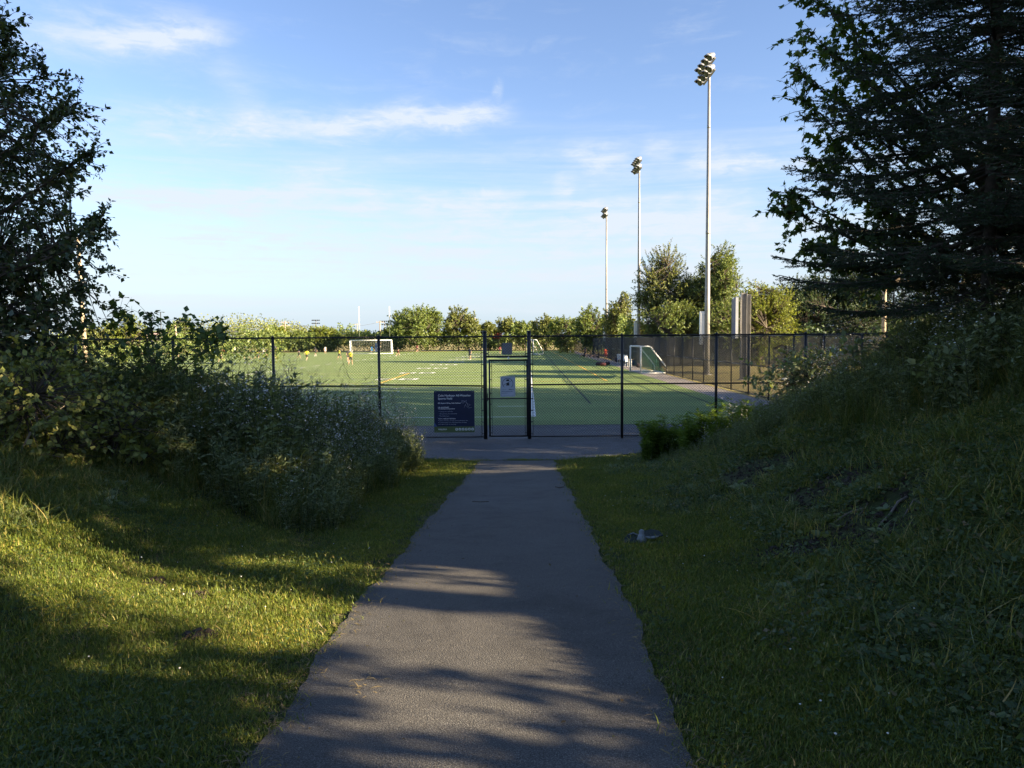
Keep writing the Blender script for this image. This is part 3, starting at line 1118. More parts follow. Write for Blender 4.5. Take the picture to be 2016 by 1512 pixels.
p1 = light_pole(G(1391.5, 738), 'tallest and nearest of the three floodlight poles beside the field')
for px_, py_, lb in ((1257.5, 713, 'middle of the three floodlight poles beside the field'), (1194, 700.5, 'farthest and shortest-looking of the three floodlight poles')):
    c = tree_copy(p1, G(px_, py_))
    c.location.z = 0
    c['label'] = lb
p1.location.z = 0

# ------------------------------------------------------------------ scoreboard on two steel beams
M_BOARD = mat_simple('blue_board', (0.035, 0.06, 0.16), 0.4, 0, .1, 3)
M_STEEL = mat_simple('beam_steel', (0.20, 0.195, 0.195), 0.55, .3, .16, 3)
b0 = G(1462, 748)
sbd = empty('scoreboard', (b0.x, b0.y, 0), 0)
tag(sbd, 'scoreboard seen edge-on, blue front, carried on two tall grey steel beams', 'scoreboard')
zt = 5.25
for n_, (dx, dy, hh) in enumerate(((0.02, 0, zt), (.85, 1.9, zt + .02))):
    mb = MB()
    mb.box((dx, dy, hh / 2), (.30, .024, hh)).box((dx - .16, dy, hh / 2), (.022, .26, hh)).box((dx + .16, dy, hh / 2), (.022, .26, hh))
    bm_ = mb.build('steel_beam', M_STEEL, sbd)
    MB().box((dx, dy, .02), (.55, .5, .04)).build('base_plate', M_STEEL, bm_)
RB = Matrix.Rotation(-math.atan(.24), 3, 'Z')
pnl = MB().box((-.40 + .24 * 1.6, 1.6, 3.75), (.16, 4.0, 2.45), 0, RB).build('board_cabinet', M_WHITE, sbd)
MB().box((-.40 + .24 * 1.6 - .106, 1.6 + .03, 3.75), (.05, 4.06, 2.5), 0, RB).build('board_face', M_BOARD, pnl)
for zz in (2.7, 3.7, 4.8):
    MB().box((-.27, 0, zz), (.24, .05, .07)).build('bracket', M_GALV, pnl)
MB().tube([(.28, .9, 4.95), (.22, .8, 4.4), (.30, 1.2, 3.2), (.42, 1.5, 2.7)], .02, 6).build('cable', M_CABLE, sbd)
MB().lathe((.30, .7, 5.0), (0, 0, -1), [(0, .03), (.02, .13), (.12, .14), (.2, .06)], 10).build('horn', M_GALV, sbd, True)

# ------------------------------------------------------------------ goals


def goal(loc, rz, w, h, d0, d1, label, net_mat, rpost=.055, base=True):
    root = empty('soccer_goal', loc, rz)
    tag(root, label, 'goal', 'soccer goals on the field')
    for s_ in (-1, 1):
        MB().tube([(s_ * w / 2, 0, 0), (s_ * w / 2, 0, h)], rpost, 8).build('upright', M_WHITE, root, True)
        MB().tube([(s_ * w / 2, 0, h), (s_ * w / 2, d0 * .8, h), (s_ * w / 2, d0, h - .06), (s_ * w / 2, d0 + .06, h - .14), (s_ * w / 2, d1, .5), (s_ * w / 2, d1 + .03, 0.08)], rpost * .8, 8).build('back_stay', M_WHITE, root, True)
        if base:
            MB().tube([(s_ * w / 2, 0, .05), (s_ * w / 2, d1, .05)], rpost * .8, 8).build('ground_bar', M_WHITE, root, True)
    MB().tube([(-w / 2, 0, h), (w / 2, 0, h)], rpost, 8).build('crossbar', M_WHITE, root, True)
    if base:
        MB().tube([(-w / 2, d1, .05), (w / 2, d1, .05)], rpost * .7, 8).build('back_bar', M_WHITE, root, True)
    nb = MB()
    r = .006 if loc[1] < 80 else .009
    st = .16 if loc[1] < 80 else .3
    ys0 = [(d0, h - .05), (d1, .06)]
    n_ = int(w / st)
    for i in range(n_ + 1):
        x = -w / 2 + w * i / n_
        nb.tube([(x, 0, h - .03), (x, d0, h - .08), (x, d1 * .75 + d0 * .25 - .25, h * .32), (x, d1 - .08, .08)], r, 3, cap=False)
    m_ = int(h * 1.2 / st)
    for j in range(m_ + 1):
        t_ = j / m_
        y = d0 + (d1 - d0) * t_ - .22 * math.sin(t_ * math.pi)
        z = (h - .08) * (1 - t_) + .07
        nb.tube([(-w / 2, y, z), (0, y - .12 * math.sin(t_ * math.pi), z), (w / 2, y, z)], r, 3, cap=False)
    for s_ in (-1, 1):
        for j in range(1, int(h / st)):
            z = h - j * st
            y = d0 + (d1 - d0) * (h - z) / h
            nb.tube([(s_ * w / 2, .02, z), (s_ * w / 2, y, z)], r, 3, cap=False)
        for j in range(1, int(d1 / st)):
            y = j * st
            z = h if y < d0 else h * (1 - (y - d0) / (d1 - d0))
            nb.tube([(s_ * w / 2, y, .06), (s_ * w / 2, y, z)], r, 3, cap=False)
    tag(nb.build('net', net_mat, root), kind='stuff')
    return root


M_NETG = mat_simple('green_net', (0.03, 0.17, 0.095), 0.7)
M_NETW = mat_simple('pale_net', (0.35, 0.38, 0.38), 0.7)
ga = G(1254.5, 736.5)
gb = G(1232, 729.5)
# portable goal at the right touch line, mouth towards the pitch
gl_w = 3.6
goal(((ga.x + gb.x) / 2 + .1, ga.y + gl_w / 2 - .1, 0.01), rad(-90 + 3), gl_w, 1.97, .72, 1.85, 'portable white soccer goal with green net parked beside the right touchline', M_NETG, .06)
gfar = G(730, 697.3)
goal((gfar.x, gfar.y, 0.01), rad(2), 7.4, 2.5, .9, 2.0, 'wide white soccer goal in front of the football uprights at the far end', M_NETW, .09)
gf2 = G(1037, 698)
goal((gf2.x + .6, gf2.y, 0.01), rad(-70), 2.6, 2.4, .6, 1.7, 'far white goal seen beside the right gate post', M_NETG, .075)
# football uprights
up0 = G(724, 694.5)
fu = empty('football_uprights', (up0.x, up0.y + 8, 0))
tag(fu, 'tall cream football uprights with blue padded foot at the far end', 'goalpost')
M_CREAM = mat_simple('cream_paint', (0.72, 0.66, 0.50), 0.5)
pw, py_u = 6.4, fu.location.y
ud = fu.location.y
MB().tube([(-pw / 2, 0, 3.05), (-pw / 2, 0, 9.6)], .075, 8).build('upright', M_CREAM, fu, True)
MB().tube([(pw / 2, 0, 3.05), (pw / 2, 0, 9.6)], .075, 8).build('upright', M_CREAM, fu, True)
MB().tube([(-pw / 2, 0, 3.05), (pw / 2, 0, 3.05)], .09, 8).build('crossbar', M_CREAM, fu, True)
MB().tube([(0, 1.6, 0), (0, 1.6, 1.6), (0, 1.2, 2.5), (0, 0, 3.05)], .12, 8).build('gooseneck', M_CREAM, fu, True)
MB().lathe((0, 1.6, 0), (0, 0, 1), [(0, .25), (1.9, .25)], 10).build('foot_pad', mat_simple('blue_pad', (.03, .12, .35), .6), fu)

# ------------------------------------------------------------------ utility poles, far lamps, cables


def upole(base, h, label, r=.15, arms=1, rz=0.3, lean=0.0, mat=None, transformer=False):
    root = empty('utility_pole', base, rz)
    tag(root, label, 'utility pole', 'wooden utility poles')
    MB().tube([(0, 0, -.1), (lean * .5, 0, h * .5), (lean, 0, h)], [r, r * .85, r * .7], 10).build('pole', mat or M_WOODPOLE, root, True)
    for i in range(arms):
        z = h - .35 - i * .9
        a = MB().box((lean, 0, z), (2.3, .11, .13)).build('cross_arm', M_WOODPOLE, root)
        for q in (-1.0, -.4, .4, 1.0):
            MB().lathe((lean + q, 0, z + .065), (0, 0, 1), [(0, .03), (.06, .05), (.13, .05), (.18, .02)], 8).build('insulator', M_GALV, a, True)
    if transformer:
        MB().lathe((lean + .3, 0, h * .62), (0, 0, 1), [(0, .14), (.05, .17), (.65, .17), (.7, .1)], 10).build('transformer', M_GALV, root, True)
    return root


def gpole(px, py_top, Y, label, **kw):
    p = W(px, py_top, Y)
    return upole((p.x, Y, 0), p.z, label, **kw)


gpole(159, 468, 62, 'pale sunlit utility pole behind the dark tree at the left edge', arms=0, lean=-.22, r=.2, transformer=True)
gpole(561, 632, 210, 'far utility pole with two cross arms left of the football uprights', arms=2, r=.25, rz=.2)
gpole(748, 632, 230, 'far utility pole just right of the football uprights', arms=1, r=.25)
gpole(935, 625, 240, 'thin far pole above the trees left of the gate', arms=0, r=.2)
gpole(278, 648, 150, 'short far pole behind the wildflowers at left', arms=0, r=.18)
gpole(349, 640, 120, 'pale leaning pole among the leafy tops at left', arms=0, r=.16, lean=-.3)
rp = gpole(1743, 508, 44, 'pale utility pole behind the spruce boughs at right', arms=0, r=.14)
M_LAMP = mat_simple('dark_lamp_steel', (0.06, 0.07, 0.08), .5, .4)


def tlamp(px, py_top, Y, arm, label, pole_r=.1):
    p = W(px, py_top, Y)
    root = empty('street_lamp', (p.x, Y, 0))
    tag(root, label, 'street lamp')
    MB().tube([(0, 0, 0), (0, 0, p.z)], pole_r, 8).build('pole', M_LAMP, root, True)
    MB().box((0, 0, p.z), (arm, .12, .08)).build('arm', M_LAMP, root)
    for s_ in (-1, 1):
        MB().box((s_ * arm * .42, 0, p.z - .03), (arm * .2, .3, .13)).build('lamp_head', M_LAMP, root)


tlamp(316, 614.5, 140, 1.35, 'dark T-shaped car park lamp above the trees at left', .09)


def rack(px, py_top, Y, w, label):
    p = W(px, py_top, Y)
    root = empty('floodlight_rack', (p.x, Y, 0))
    tag(root, label, 'floodlights')
    MB().tube([(0, 0, 0), (0, 0, p.z)], .16, 8).build('pole', M_GALV, root, True)
    for zz in (p.z, p.z - 1.2):
        MB().box((0, 0, zz), (w, .15, .12)).build('cross_arm', M_LAMP, root)
        for q in np.linspace(-.45, .45, 5):
            MB().lathe((w * q, -.1, zz), (0, -1, -.4), [(0, .1), (.3, .28), (.4, .28)], 8).build('floodlight', M_LAMP, root)


rack(622, 630, 300, 3.0, 'distant rack of floodlights left of the far soccer goal')
rack(757, 632, 290, 3.4, 'distant rack of floodlights right of the far soccer goal')
gpole(820 - 117, 637, 280, 'distant power pole standing between the football uprights', arms=1, r=.2)


def cable(a, b, sag, r, label, group='overhead power cables'):
    a, b = Vector(a), Vector(b)
    pts = []
    for i in range(13):
        t_ = i / 12
        p = a.lerp(b, t_)
        p.z -= sag * 4 * t_ * (1 - t_)
        pts.append(p)
    o = MB().tube(pts, r, 4).build('power_cable', M_CABLE)
    tag(o, label, 'cable', group)


rpz = rp.location
for i, (zz, nm) in enumerate(((6.6, 'topmost'), (4.3, 'second'), (3.95, 'third'), (3.6, 'lowest'))):
    e = W(1530, (560, 640, 648, 655)[i], 110)
    cable((rpz.x, rpz.y, zz), e, .5, .011, nm + ' of the cables leaving the utility pole by the spruce')
    cable((rpz.x, rpz.y, zz + .03), (rpz.x + 18, rpz.y - 14, zz + .3), .3, .011, nm + ' of the cables running right behind the spruce')
a_, b_ = W(345, 632, 122), W(620, 640, 260)
for i in range(3):
    cable(a_ + Vector((0, 0, -.9 * i)), b_ + Vector((0, 0, -.8 * i)), 1.2, .03, ('upper', 'middle', 'lower')[i] + ' sunlit cable across the wooded hill at left')
cable(W(561, 634, 210), W(748, 634, 230), 1.6, .03, 'cable slung between far poles over the football uprights')
cable(W(561, 634, 210), W(420, 650, 160), 1.0, .03, 'cable falling left from the far pole with two arms')

# small house roof far left
hp_ = W(318, 664, 175)
hs = empty('house', (hp_.x, 175, 0), rad(12))
tag(hs, 'small far house with pinkish grey roof behind the left wildflowers', 'house')
M_SIDING = mat_simple('pale_siding', (.55, .54, .52), .7)
M_ROOF = mat_simple('pinkish_shingle', (.30, .22, .21), .8, 0, .15, 6)
MB().box((0, 0, 1.3), (5.2, 6, 2.6)).build('wall', M_SIDING, hs)
mb = MB()
mb.add([(-3, -3.3, 2.55), (3, -3.3, 2.55), (3, 3.3, 2.55), (-3, 3.3, 2.55), (-3, 0, 4.6), (3, 0, 4.6)], [(0, 1, 5, 4), (2, 3, 4, 5), (0, 4, 3), (1, 2, 5), (0, 3, 2, 1)])
rf = mb.build('roof', M_ROOF, hs)
MB().box((1.6, .6, 4.6), (.5, .5, 1.0)).build('chimney', M_ROOF, rf)
for x in (-1.4, 1.2):
    w_ = MB().box((x, -3.02, 1.5), (1.0, .06, 1.1)).build('window', M_WHITE, hs)
    MB().box((x, -3.055, 1.5), (.85, .02, .95)).build('pane', M_LAMP, w_)

# ------------------------------------------------------------------ foliage builders


def unit(a):
    return a / np.maximum(np.linalg.norm(a, axis=-1, keepdims=True), 1e-9)


def place_batch(pv, pf, pos, ydir, nrm_, scale):
    """copy a prototype (verts pv, faces pf) to positions; prototype Y axis -> ydir, Z -> normal"""
    Y = unit(ydir)
    Z = unit(nrm_ - Y * np.sum(nrm_ * Y, 1, keepdims=True))
    X = np.cross(Y, Z)
    sc = np.asarray(scale).reshape(-1, 1, 1) if np.ndim(scale) else scale
    P = (pv[None, :, 0:1] * X[:, None, :] + pv[None, :, 1:2] * Y[:, None, :] + pv[None, :, 2:3] * Z[:, None, :]) * sc + pos[:, None, :]
    n_ = len(pv)
    Fc = (np.asarray(pf)[None] + (np.arange(len(pos)) * n_)[:, None, None]).reshape(-1, np.asarray(pf).shape[1])
    return P.reshape(-1, 3), Fc


def tube_batch(P, R, sides=5):
    """P (M,N,3) polylines, R (M,N) radii"""
    M_, N_, _ = P.shape
    T = unit(np.gradient(P, axis=1))
    ref = np.where(np.abs(T[:, :1, 2:3]) > 0.9, np.array([[[1., 0, 0]]]), np.array([[[0, 0, 1.]]]))
    U = unit(np.cross(T, np.broadcast_to(ref, T.shape)))
    V = np.cross(T, U)
    a = np.linspace(0, 2 * np.pi, sides, endpoint=False)
    ring = P[:, :, None, :] + (U[:, :, None, :] * np.cos(a)[None, None, :, None] + V[:, :, None, :] * np.sin(a)[None, None, :, None]) * R[:, :, None, None]
    vs = ring.reshape(-1, 3)
    ii = np.arange(M_ * N_ * sides).reshape(M_, N_, sides)
    j = (np.arange(sides) + 1) % sides
    q = np.stack([ii[:, :-1, :], ii[:, :-1, :][:, :, j], ii[:, 1:, :][:, :, j], ii[:, 1:, :]], -1).reshape(-1, 4)
    return vs, q


def bez(p0, p1, p2, n_):
    t_ = np.linspace(0, 1, n_)[None, :, None]
    return p0[:, None] * (1 - t_) ** 2 + 2 * p1[:, None] * t_ * (1 - t_) + p2[:, None] * t_ ** 2


# leaf prototypes, length 1 along +Y
LEAF = (np.array([[0, 0, 0], [.24, .30, .05], [.20, .68, .03], [0, 1, -.10], [-.20, .68, .03], [-.24, .30, .05], [0, .5, -.02]], float),
        np.array([[0, 1, 6], [1, 2, 6], [2, 3, 6], [3, 4, 6], [4, 5, 6], [5, 0, 6]]))
LEAF4 = (np.array([[0, 0, 0], [.27, .45, .06], [0, 1, -.06], [-.27, .45, .06]], float), np.array([[0, 1, 2, 3]]))
LEAFW = (np.array([[0, 0, 0], [.36, .42, .07], [0, 1, -.08], [-.36, .42, .07]], float), np.array([[0, 1, 2, 3]]))
_ml = [(0, 0), (.12, .12), (.48, .06), (.36, .26), (.60, .50), (.30, .50), (.20, .62), (0, 1.0), (-.20, .62), (-.30, .50), (-.60, .50), (-.36, .26), (-.48, .06), (-.12, .12)]
MAPLE = (np.array([[x, y, -.10 * abs(x)] for x, y in _ml] + [[0, .38, .03]], float), np.array([[i, (i + 1) % 14, 14] for i in range(14)]))


def lobed(d, ph):
    return 0.90 + 0.13 * np.sin(3.1 * d[:, 0] * 2 + ph) * np.sin(2.7 * d[:, 2] * 2 + 1.7 * ph) + 0.11 * np.sin(5.3 * d[:, 1] + 4.1 * d[:, 2] + 2.3 * ph) + 0.05 * np.sin(11 * d[:, 0] - 9 * d[:, 2] + ph)


def broadleaf(name, label, cat, base, cc, cr, n_limbs, n_shoots, shoot_len, k, leaf, size, lmat, seed,
              trunk_r=.15, bark=None, outer=.42, extra=None, ext_n=60, droop=0.15, gaps=0, group=None, twig_r=.004, spread=.8, bottom=-1.0, trunk_top=.25, wood=True, lumps=0):
    """base: trunk foot (world); cc, cr: crown centre and radii (world)"""
    r = np.random.default_rng(seed)
    base = np.array(base, float)
    cc = np.array(cc, float) - base
    cr = np.array(cr, float)
    bark = bark or M_BARK
    root = empty(name, tuple(base))
    tag(root, label, cat, group)
    top = cc + np.array([0, 0, cr[2] * trunk_top])
    ph = r.uniform(0, 6)
    n_t = 9
    tt = np.linspace(0, 1, n_t)[:, None]
    tr_ = np.array([0, 0, -.1]) * (1 - tt) + top * tt + np.stack([np.sin(tt[:, 0] * 5 + ph) * .04 * cr[0], np.cos(tt[:, 0] * 4 + ph) * .04 * cr[1], 0 * tt[:, 0]], 1) * (tt > 0)
    chunks = []
    v, f = tube_batch(tr_[None], (trunk_r * (1 - .72 * tt[:, 0]))[None], 9)
    chunks.append((v, f, 0))
    d = unit(r.normal(size=(n_limbs, 3)))
    d[:, 2] = np.maximum(d[:, 2], bottom)
    tips = cc + d * cr * (r.uniform(.35, .85, (n_limbs, 1)))
    if extra is not None:
        tips = np.concatenate([np.array(extra, float) - base, tips])
    n_l = len(tips)
    s = np.clip((tips[:, 2] / top[2]) * .55 + r.uniform(-.15, .1, n_l), .22, .97)
    st = np.stack([np.interp(s, tt[:, 0], tr_[:, i]) for i in range(3)], 1)
    mid = (st + tips) / 2 + np.array([0, 0, .18]) * np.linalg.norm(tips - st, axis=1, keepdims=True) * r.uniform(-.3, 1, (n_l, 1)) + r.normal(size=(n_l, 3)) * .06 * cr
    if extra is not None and ext_n > 20:
        mid[:len(extra)] = st[:len(extra)] * .45 + tips[:len(extra)] * .55 + np.array([0, 0, -.22]) * r.uniform(.3, 1.3, (len(extra), 1))
    limbs = bez(st, mid, tips, 10)
    lr = trunk_r * .42 * (1 - s)[:, None] + trunk_r * .14
    v, f = tube_batch(limbs, lr * (np.linspace(1, .07, 10) ** 1.2)[None], 6)
    chunks.append((v, f, 0))
    # shoots
    d = unit(r.normal(size=(n_shoots, 3)))
    d = d[d[:, 2] > bottom]
    rr = r.uniform(0, 1, (len(d), 1)) ** outer
    S = cc + d * cr * rr * lobed(d, ph)[:, None]
    if lumps:
        ld_ = unit(r.normal(size=(lumps, 3)) + np.array([0, 0, .25]))
        lc = ld_ * r.uniform(.45, .72, (lumps, 1))
        lr2 = r.uniform(.30, .48, lumps)
        li_ = r.integers(0, lumps, len(d))
        P_ = lc[li_] + d * (lr2[li_] * rr[:, 0] ** .6)[:, None]
        S = cc + P_ * cr * np.array([1.0, 1.0, .98])
    if gaps:
        gc = cc + unit(r.normal(size=(gaps, 3))) * cr * .8
        dist = np.min(np.linalg.norm((S[:, None] - gc[None]) / cr, axis=2), 1)
        S = S[dist > .24]
    lp = limbs[:, 3:].reshape(-1, 3)
    if extra is not None:          # dress the long explicit limbs with their own shoots
        ne = len(extra)
        m_ = ext_n
        e_i = np.repeat(np.arange(ne), m_)
        e_t = 1 - .68 * r.uniform(0, 1, ne * m_) ** 1.5
        k0_ = np.minimum((e_t * 9).astype(int), 8)
        fr_ = (e_t * 9 - k0_)[:, None]
        q0 = limbs[e_i, k0_] * (1 - fr_) + limbs[e_i, k0_ + 1] * fr_
        S = np.concatenate([S, q0 + r.normal(size=(ne * m_, 3)) * (.10 if ext_n > 20 else .13) * (1.1 - e_t)[:, None] * np.array([1, 1.4, 1])])
    n_s = len(S)
    near_ = np.empty((n_s, 3))
    for i in range(0, n_s, 400):
        dd = ((S[i:i + 400, None] - lp[None]) ** 2).sum(2)
        near_[i:i + 400] = lp[np.argmin(dd, 1)]
    out = unit((S - cc) / cr)
    bd = unit(S - near_ + 1e-4)
    dirv = unit(bd * .7 + out * .6 + np.array([0, 0, .25]) + r.normal(size=(n_s, 3)) * .35)
    sl = shoot_len * r.uniform(.6, 1.25, (n_s, 1))
    tipp = S + dirv * sl
    tipp[:, 2] -= droop * sl[:, 0] * .6
    if wood:
        br = bez(near_, (near_ + S) / 2 + np.array([0, 0, .05]) * cr[2] * .4, S, 4)
        v, f = tube_batch(br, np.linspace(twig_r * 2.6, twig_r * 1.2, 4)[None].repeat(n_s, 0), 3)
        chunks.append((v, f, 0))
        tw = bez(S, (S + tipp) / 2 + np.array([0, 0, .08]) * sl, tipp, 3)
        v, f = tube_batch(tw, np.linspace(twig_r * 1.2, twig_r * .4, 3)[None].repeat(n_s, 0), 3)
        chunks.append((v, f, 0))
    link('trunk', np_mesh('trunk', chunks, True), root, [bark])
    # leaves
    t_ = r.uniform(-.15, 1.0, (n_s, k, 1))
    pos = S[:, None] + (tipp - S)[:, None] * t_
    side = unit(r.normal(size=(n_s, k, 3)))
    ld = unit(dirv[:, None] * .45 + side * spread + np.array([0, 0, -droop]))
    pos = pos + side * .25 * size * r.uniform(0, 1, (n_s, k, 1))
    ln = unit(np.array([0, 0, .9]) + out[:, None] * .5 + r.normal(size=(n_s, k, 3)) * .55)
    pos, ld, ln = pos.reshape(-1, 3), ld.reshape(-1, 3), ln.reshape(-1, 3)
    v, f = place_batch(leaf[0], leaf[1], pos, ld, ln, size * r.uniform(.6, 1.2, len(pos)))
    cw = link('crown', np_mesh('crown', [(v, f, 0)]), root, [lmat])
    return root


def gz(x, y):
    return float(ground(x, y))


# ------------------------------------------------------------------ hero trees
tx_, ty_ = -7.5, 8.9
broadleaf('leafy_tree', 'dark leafy tree with small oval leaves filling the left edge', 'tree', (tx_, ty_, gz(tx_, ty_)), (-7.2, 8.7, 4.05), (2.35, 2.6, 2.75),
          24, 3600, .28, 17, LEAFW, .060, L_LEFT, 11, .13, droop=.18, outer=.55, gaps=7, spread=.75,
          extra=[W(205, 425, 8.5), W(190, 470, 8.2), W(180, 300, 8.6), W(155, 205, 8.7), W(120, 215, 8.3), W(90, 140, 8.8), W(25, 100, 8.6), W(170, 560, 8.4), W(145, 500, 8.9), W(0, 40, 8.6), W(20, 60, 8.3), W(200, 440, 8.9)], ext_n=44)
mx_, my_ = 6.0, 10.3
mtips = [(1600, -20, 9.6), (1582, 62, 9.4), (1562, 134, 9.2), (1645, 25, 9.9), (1582, 200, 9.3), (1632, 268, 9.6), (1592, 322, 9.4), (1640, 300, 9.8), (1560, 382, 9.3), (1538, 406, 9.2), (1580, 474, 9.5), (1625, 508, 9.6), (1690, 40, 10.0), (1700, 140, 10.3), (1720, 10, 9.7), (1640, 180, 9.5), (1650, 440, 9.8), (1680, 345, 9.7), (1625, 100, 9.8)]
broadleaf('maple_tree', 'maple with lobed green leaves reaching out left of the dark spruce', 'tree', (mx_, my_, gz(mx_, my_)), (7.5, 10.2, 5.9), (1.8, 2.2, 3.0),
          14, 150, .38, 11, MAPLE, .088, L_MAPLE, 5, .12, droop=.25, extra=[W(*p) for p in mtips], ext_n=27, outer=.5, spread=.85, twig_r=.0045)


def spruce(name, label, base, h, r0, seed, zlow=.5, zdetail=99.0, trunk_r=.09, per=6, step=.30):
    r = np.random.default_rng(seed)
    root = empty(name, base)
    tag(root, label, 'tree')
    chunks = []
    v, f = tube_batch(np.array([[[0, 0, -.2], [.02, 0, h * .4], [0, .02, h * .8], [0, 0, h]]]), np.array([[trunk_r, trunk_r * .75, trunk_r * .35, .01]]), 9)
    chunks.append((v, f, 0))
    P0, P2, PM, LL = [], [], [], []
    z = zlow
    while z < h - .15:
        frac = (z - zlow) / (h - zlow)
        L = r0 * (1 - frac) ** .85 * (0.78 if frac < .04 else 1.0)
        a0 = r.uniform(0, 6.28)
        n_ = per if z < zdetail else max(4, per - 2)
        for i in range(n_):
            a = a0 + 6.2832 * i / n_ + r.normal() * .15
            l_ = L * r.uniform(.72, 1.12) + .08
            zz = z + r.normal() * .06
            rise = .32 * frac - .16 + r.normal() * .06
            d = np.array([math.cos(a), math.sin(a), 0])
            P0.append([0, 0, zz])
            PM.append(d * l_ * .55 + [0, 0, zz + l_ * (rise - .10)])
            P2.append(d * l_ + [0, 0, zz + l_ * (rise + .05)])
            LL.append(l_)
        z += step * (1 if z < zdetail else 1.5) * r.uniform(.85, 1.15)
    P0, PM, P2, LL = map(np.array, (P0, PM, P2, LL))
    B = bez(P0, PM, P2, 9)
    v, f = tube_batch(B, np.linspace(1, .2, 9)[None] * (.006 + .007 * LL)[:, None], 4)
    chunks.append((v, f, 0))
    # branchlets in a flattish fan on both sides of each bough
    pos, dirs, lens, big = [], [], [], []
    for i in range(len(P0)):
        n_ = max(4, int(LL[i] / (.055 if P0[i][2] < zdetail else .11)))
        t_ = np.linspace(.14, 1.0, n_)
        pts = np.stack([np.interp(t_, np.linspace(0, 1, 9), B[i, :, c]) for c in range(3)], 1)
        ax = unit((P2[i] - P0[i])[None])[0]
        sd = np.cross(ax, [0, 0, 1.])
        sd /= np.linalg.norm(sd) + 1e-9
        for s_ in (-1, 1):
            l_ = (.10 + .40 * LL[i] * (1 - t_) ** .8 * .75) * r.uniform(.6, 1.15, n_)
            dv = ax[None] * .75 + sd[None] * s_ * .85 + r.normal(size=(n_, 3)) * .16 + np.array([0, 0, -.06])
            pos.append(pts)
            dirs.append(unit(dv))
            lens.append(l_)
    pos = np.concatenate(pos)
    dirs = np.concatenate(dirs)
    lens = np.concatenate(lens)
    tw = np.stack([pos, pos + dirs * lens[:, None] * .5 - np.array([0, 0, .01]), pos + dirs * lens[:, None] + np.array([0, 0, .02])], 1)
    v, f = tube_batch(tw, np.tile([.004, .003, .0015], (len(tw), 1)), 3)
    chunks.append((v, f, 0))
    link('trunk', np_mesh('trunk', chunks, True), root, [M_BARK])
    # needles
    nn = 26
    cnt = np.clip((lens / .0075).astype(int), 12, 60)
    ti = np.repeat(np.arange(len(lens)), cnt)
    tp = r.uniform(.0, 1.03, len(ti))
    p = pos[ti] + dirs[ti] * (lens[ti] * tp)[:, None]
    p[:, 2] += .02 * tp ** 2 - .01
    sidev = r.normal(size=(len(ti), 3))
    sidev = unit(sidev - dirs[ti] * np.sum(sidev * dirs[ti], 1, keepdims=True))
    nd = unit(dirs[ti] * .9 + sidev * .85 + np.array([0, 0, .15]))
    ln_ = .026 * r.uniform(.7, 1.2, len(ti))[:, None]
    wv = unit(np.cross(nd, r.normal(size=(len(ti), 3)))) * .0058
    V = np.stack([p - wv, p + wv, p + nd * ln_], 1).reshape(-1, 3)
    Ff = np.arange(len(V)).reshape(-1, 3)
    link('crown', np_mesh('crown', [(V, Ff, 0)]), root, [L_SPRUCE])
    return root


s1 = W(1940, 700, 8.2)
sp1 = spruce('spruce_tree', 'dark spruce with bare lower trunk on the right bank', (s1.x, 8.2, gz(s1.x, 8.2)), 9.5, 2.15, 3, zlow=.95, zdetail=5.6, trunk_r=.075, per=8, step=.24)
spruce('spruce_tree', 'nearer spruce whose green boughs enter at the right edge', (5.65, 6.6, gz(5.65, 6.6)), 10.5, 2.0, 9, zlow=.85, zdetail=5.0, trunk_r=.085, per=8, step=.25)
spruce('spruce_tree', 'spruce standing behind the dark one, top right corner', (6.7, 9.2, gz(6.7, 9.2)), 9.0, 2.1, 21, zlow=1.0, zdetail=5.8, trunk_r=.085, per=7, step=.30)

# ------------------------------------------------------------------ trees beyond the field and along its right side


def bgtree(px, py_top, half_px, Y, label, lmat, seed, frac=.78, shoots=420, k=13, leaf=None, name='broadleaf_tree', cat='tree', squash=1.0, gaps=5, bark=None, loose=False, wide=1.18):
    p = W(px, py_top, Y)
    rx = half_px * wide / F * Y
    H = p.z
    ch = H * min(1.0, frac + .10) / 2
    size = leaf or max(.11, Y * .0021)
    return broadleaf(name, label, cat, (p.x, Y, 0), (p.x, Y, H - ch), (rx * .90, rx * squash, ch * .95), 16, int(shoots * 1.3), rx * .20 + .15, k + 9, LEAFW, size, lmat, seed,
                     trunk_r=max(.07, H * .018), outer=.5 if loose else .38, gaps=gaps, bark=bark, twig_r=.012, spread=.9, trunk_top=.35, lumps=16 if loose else 18)


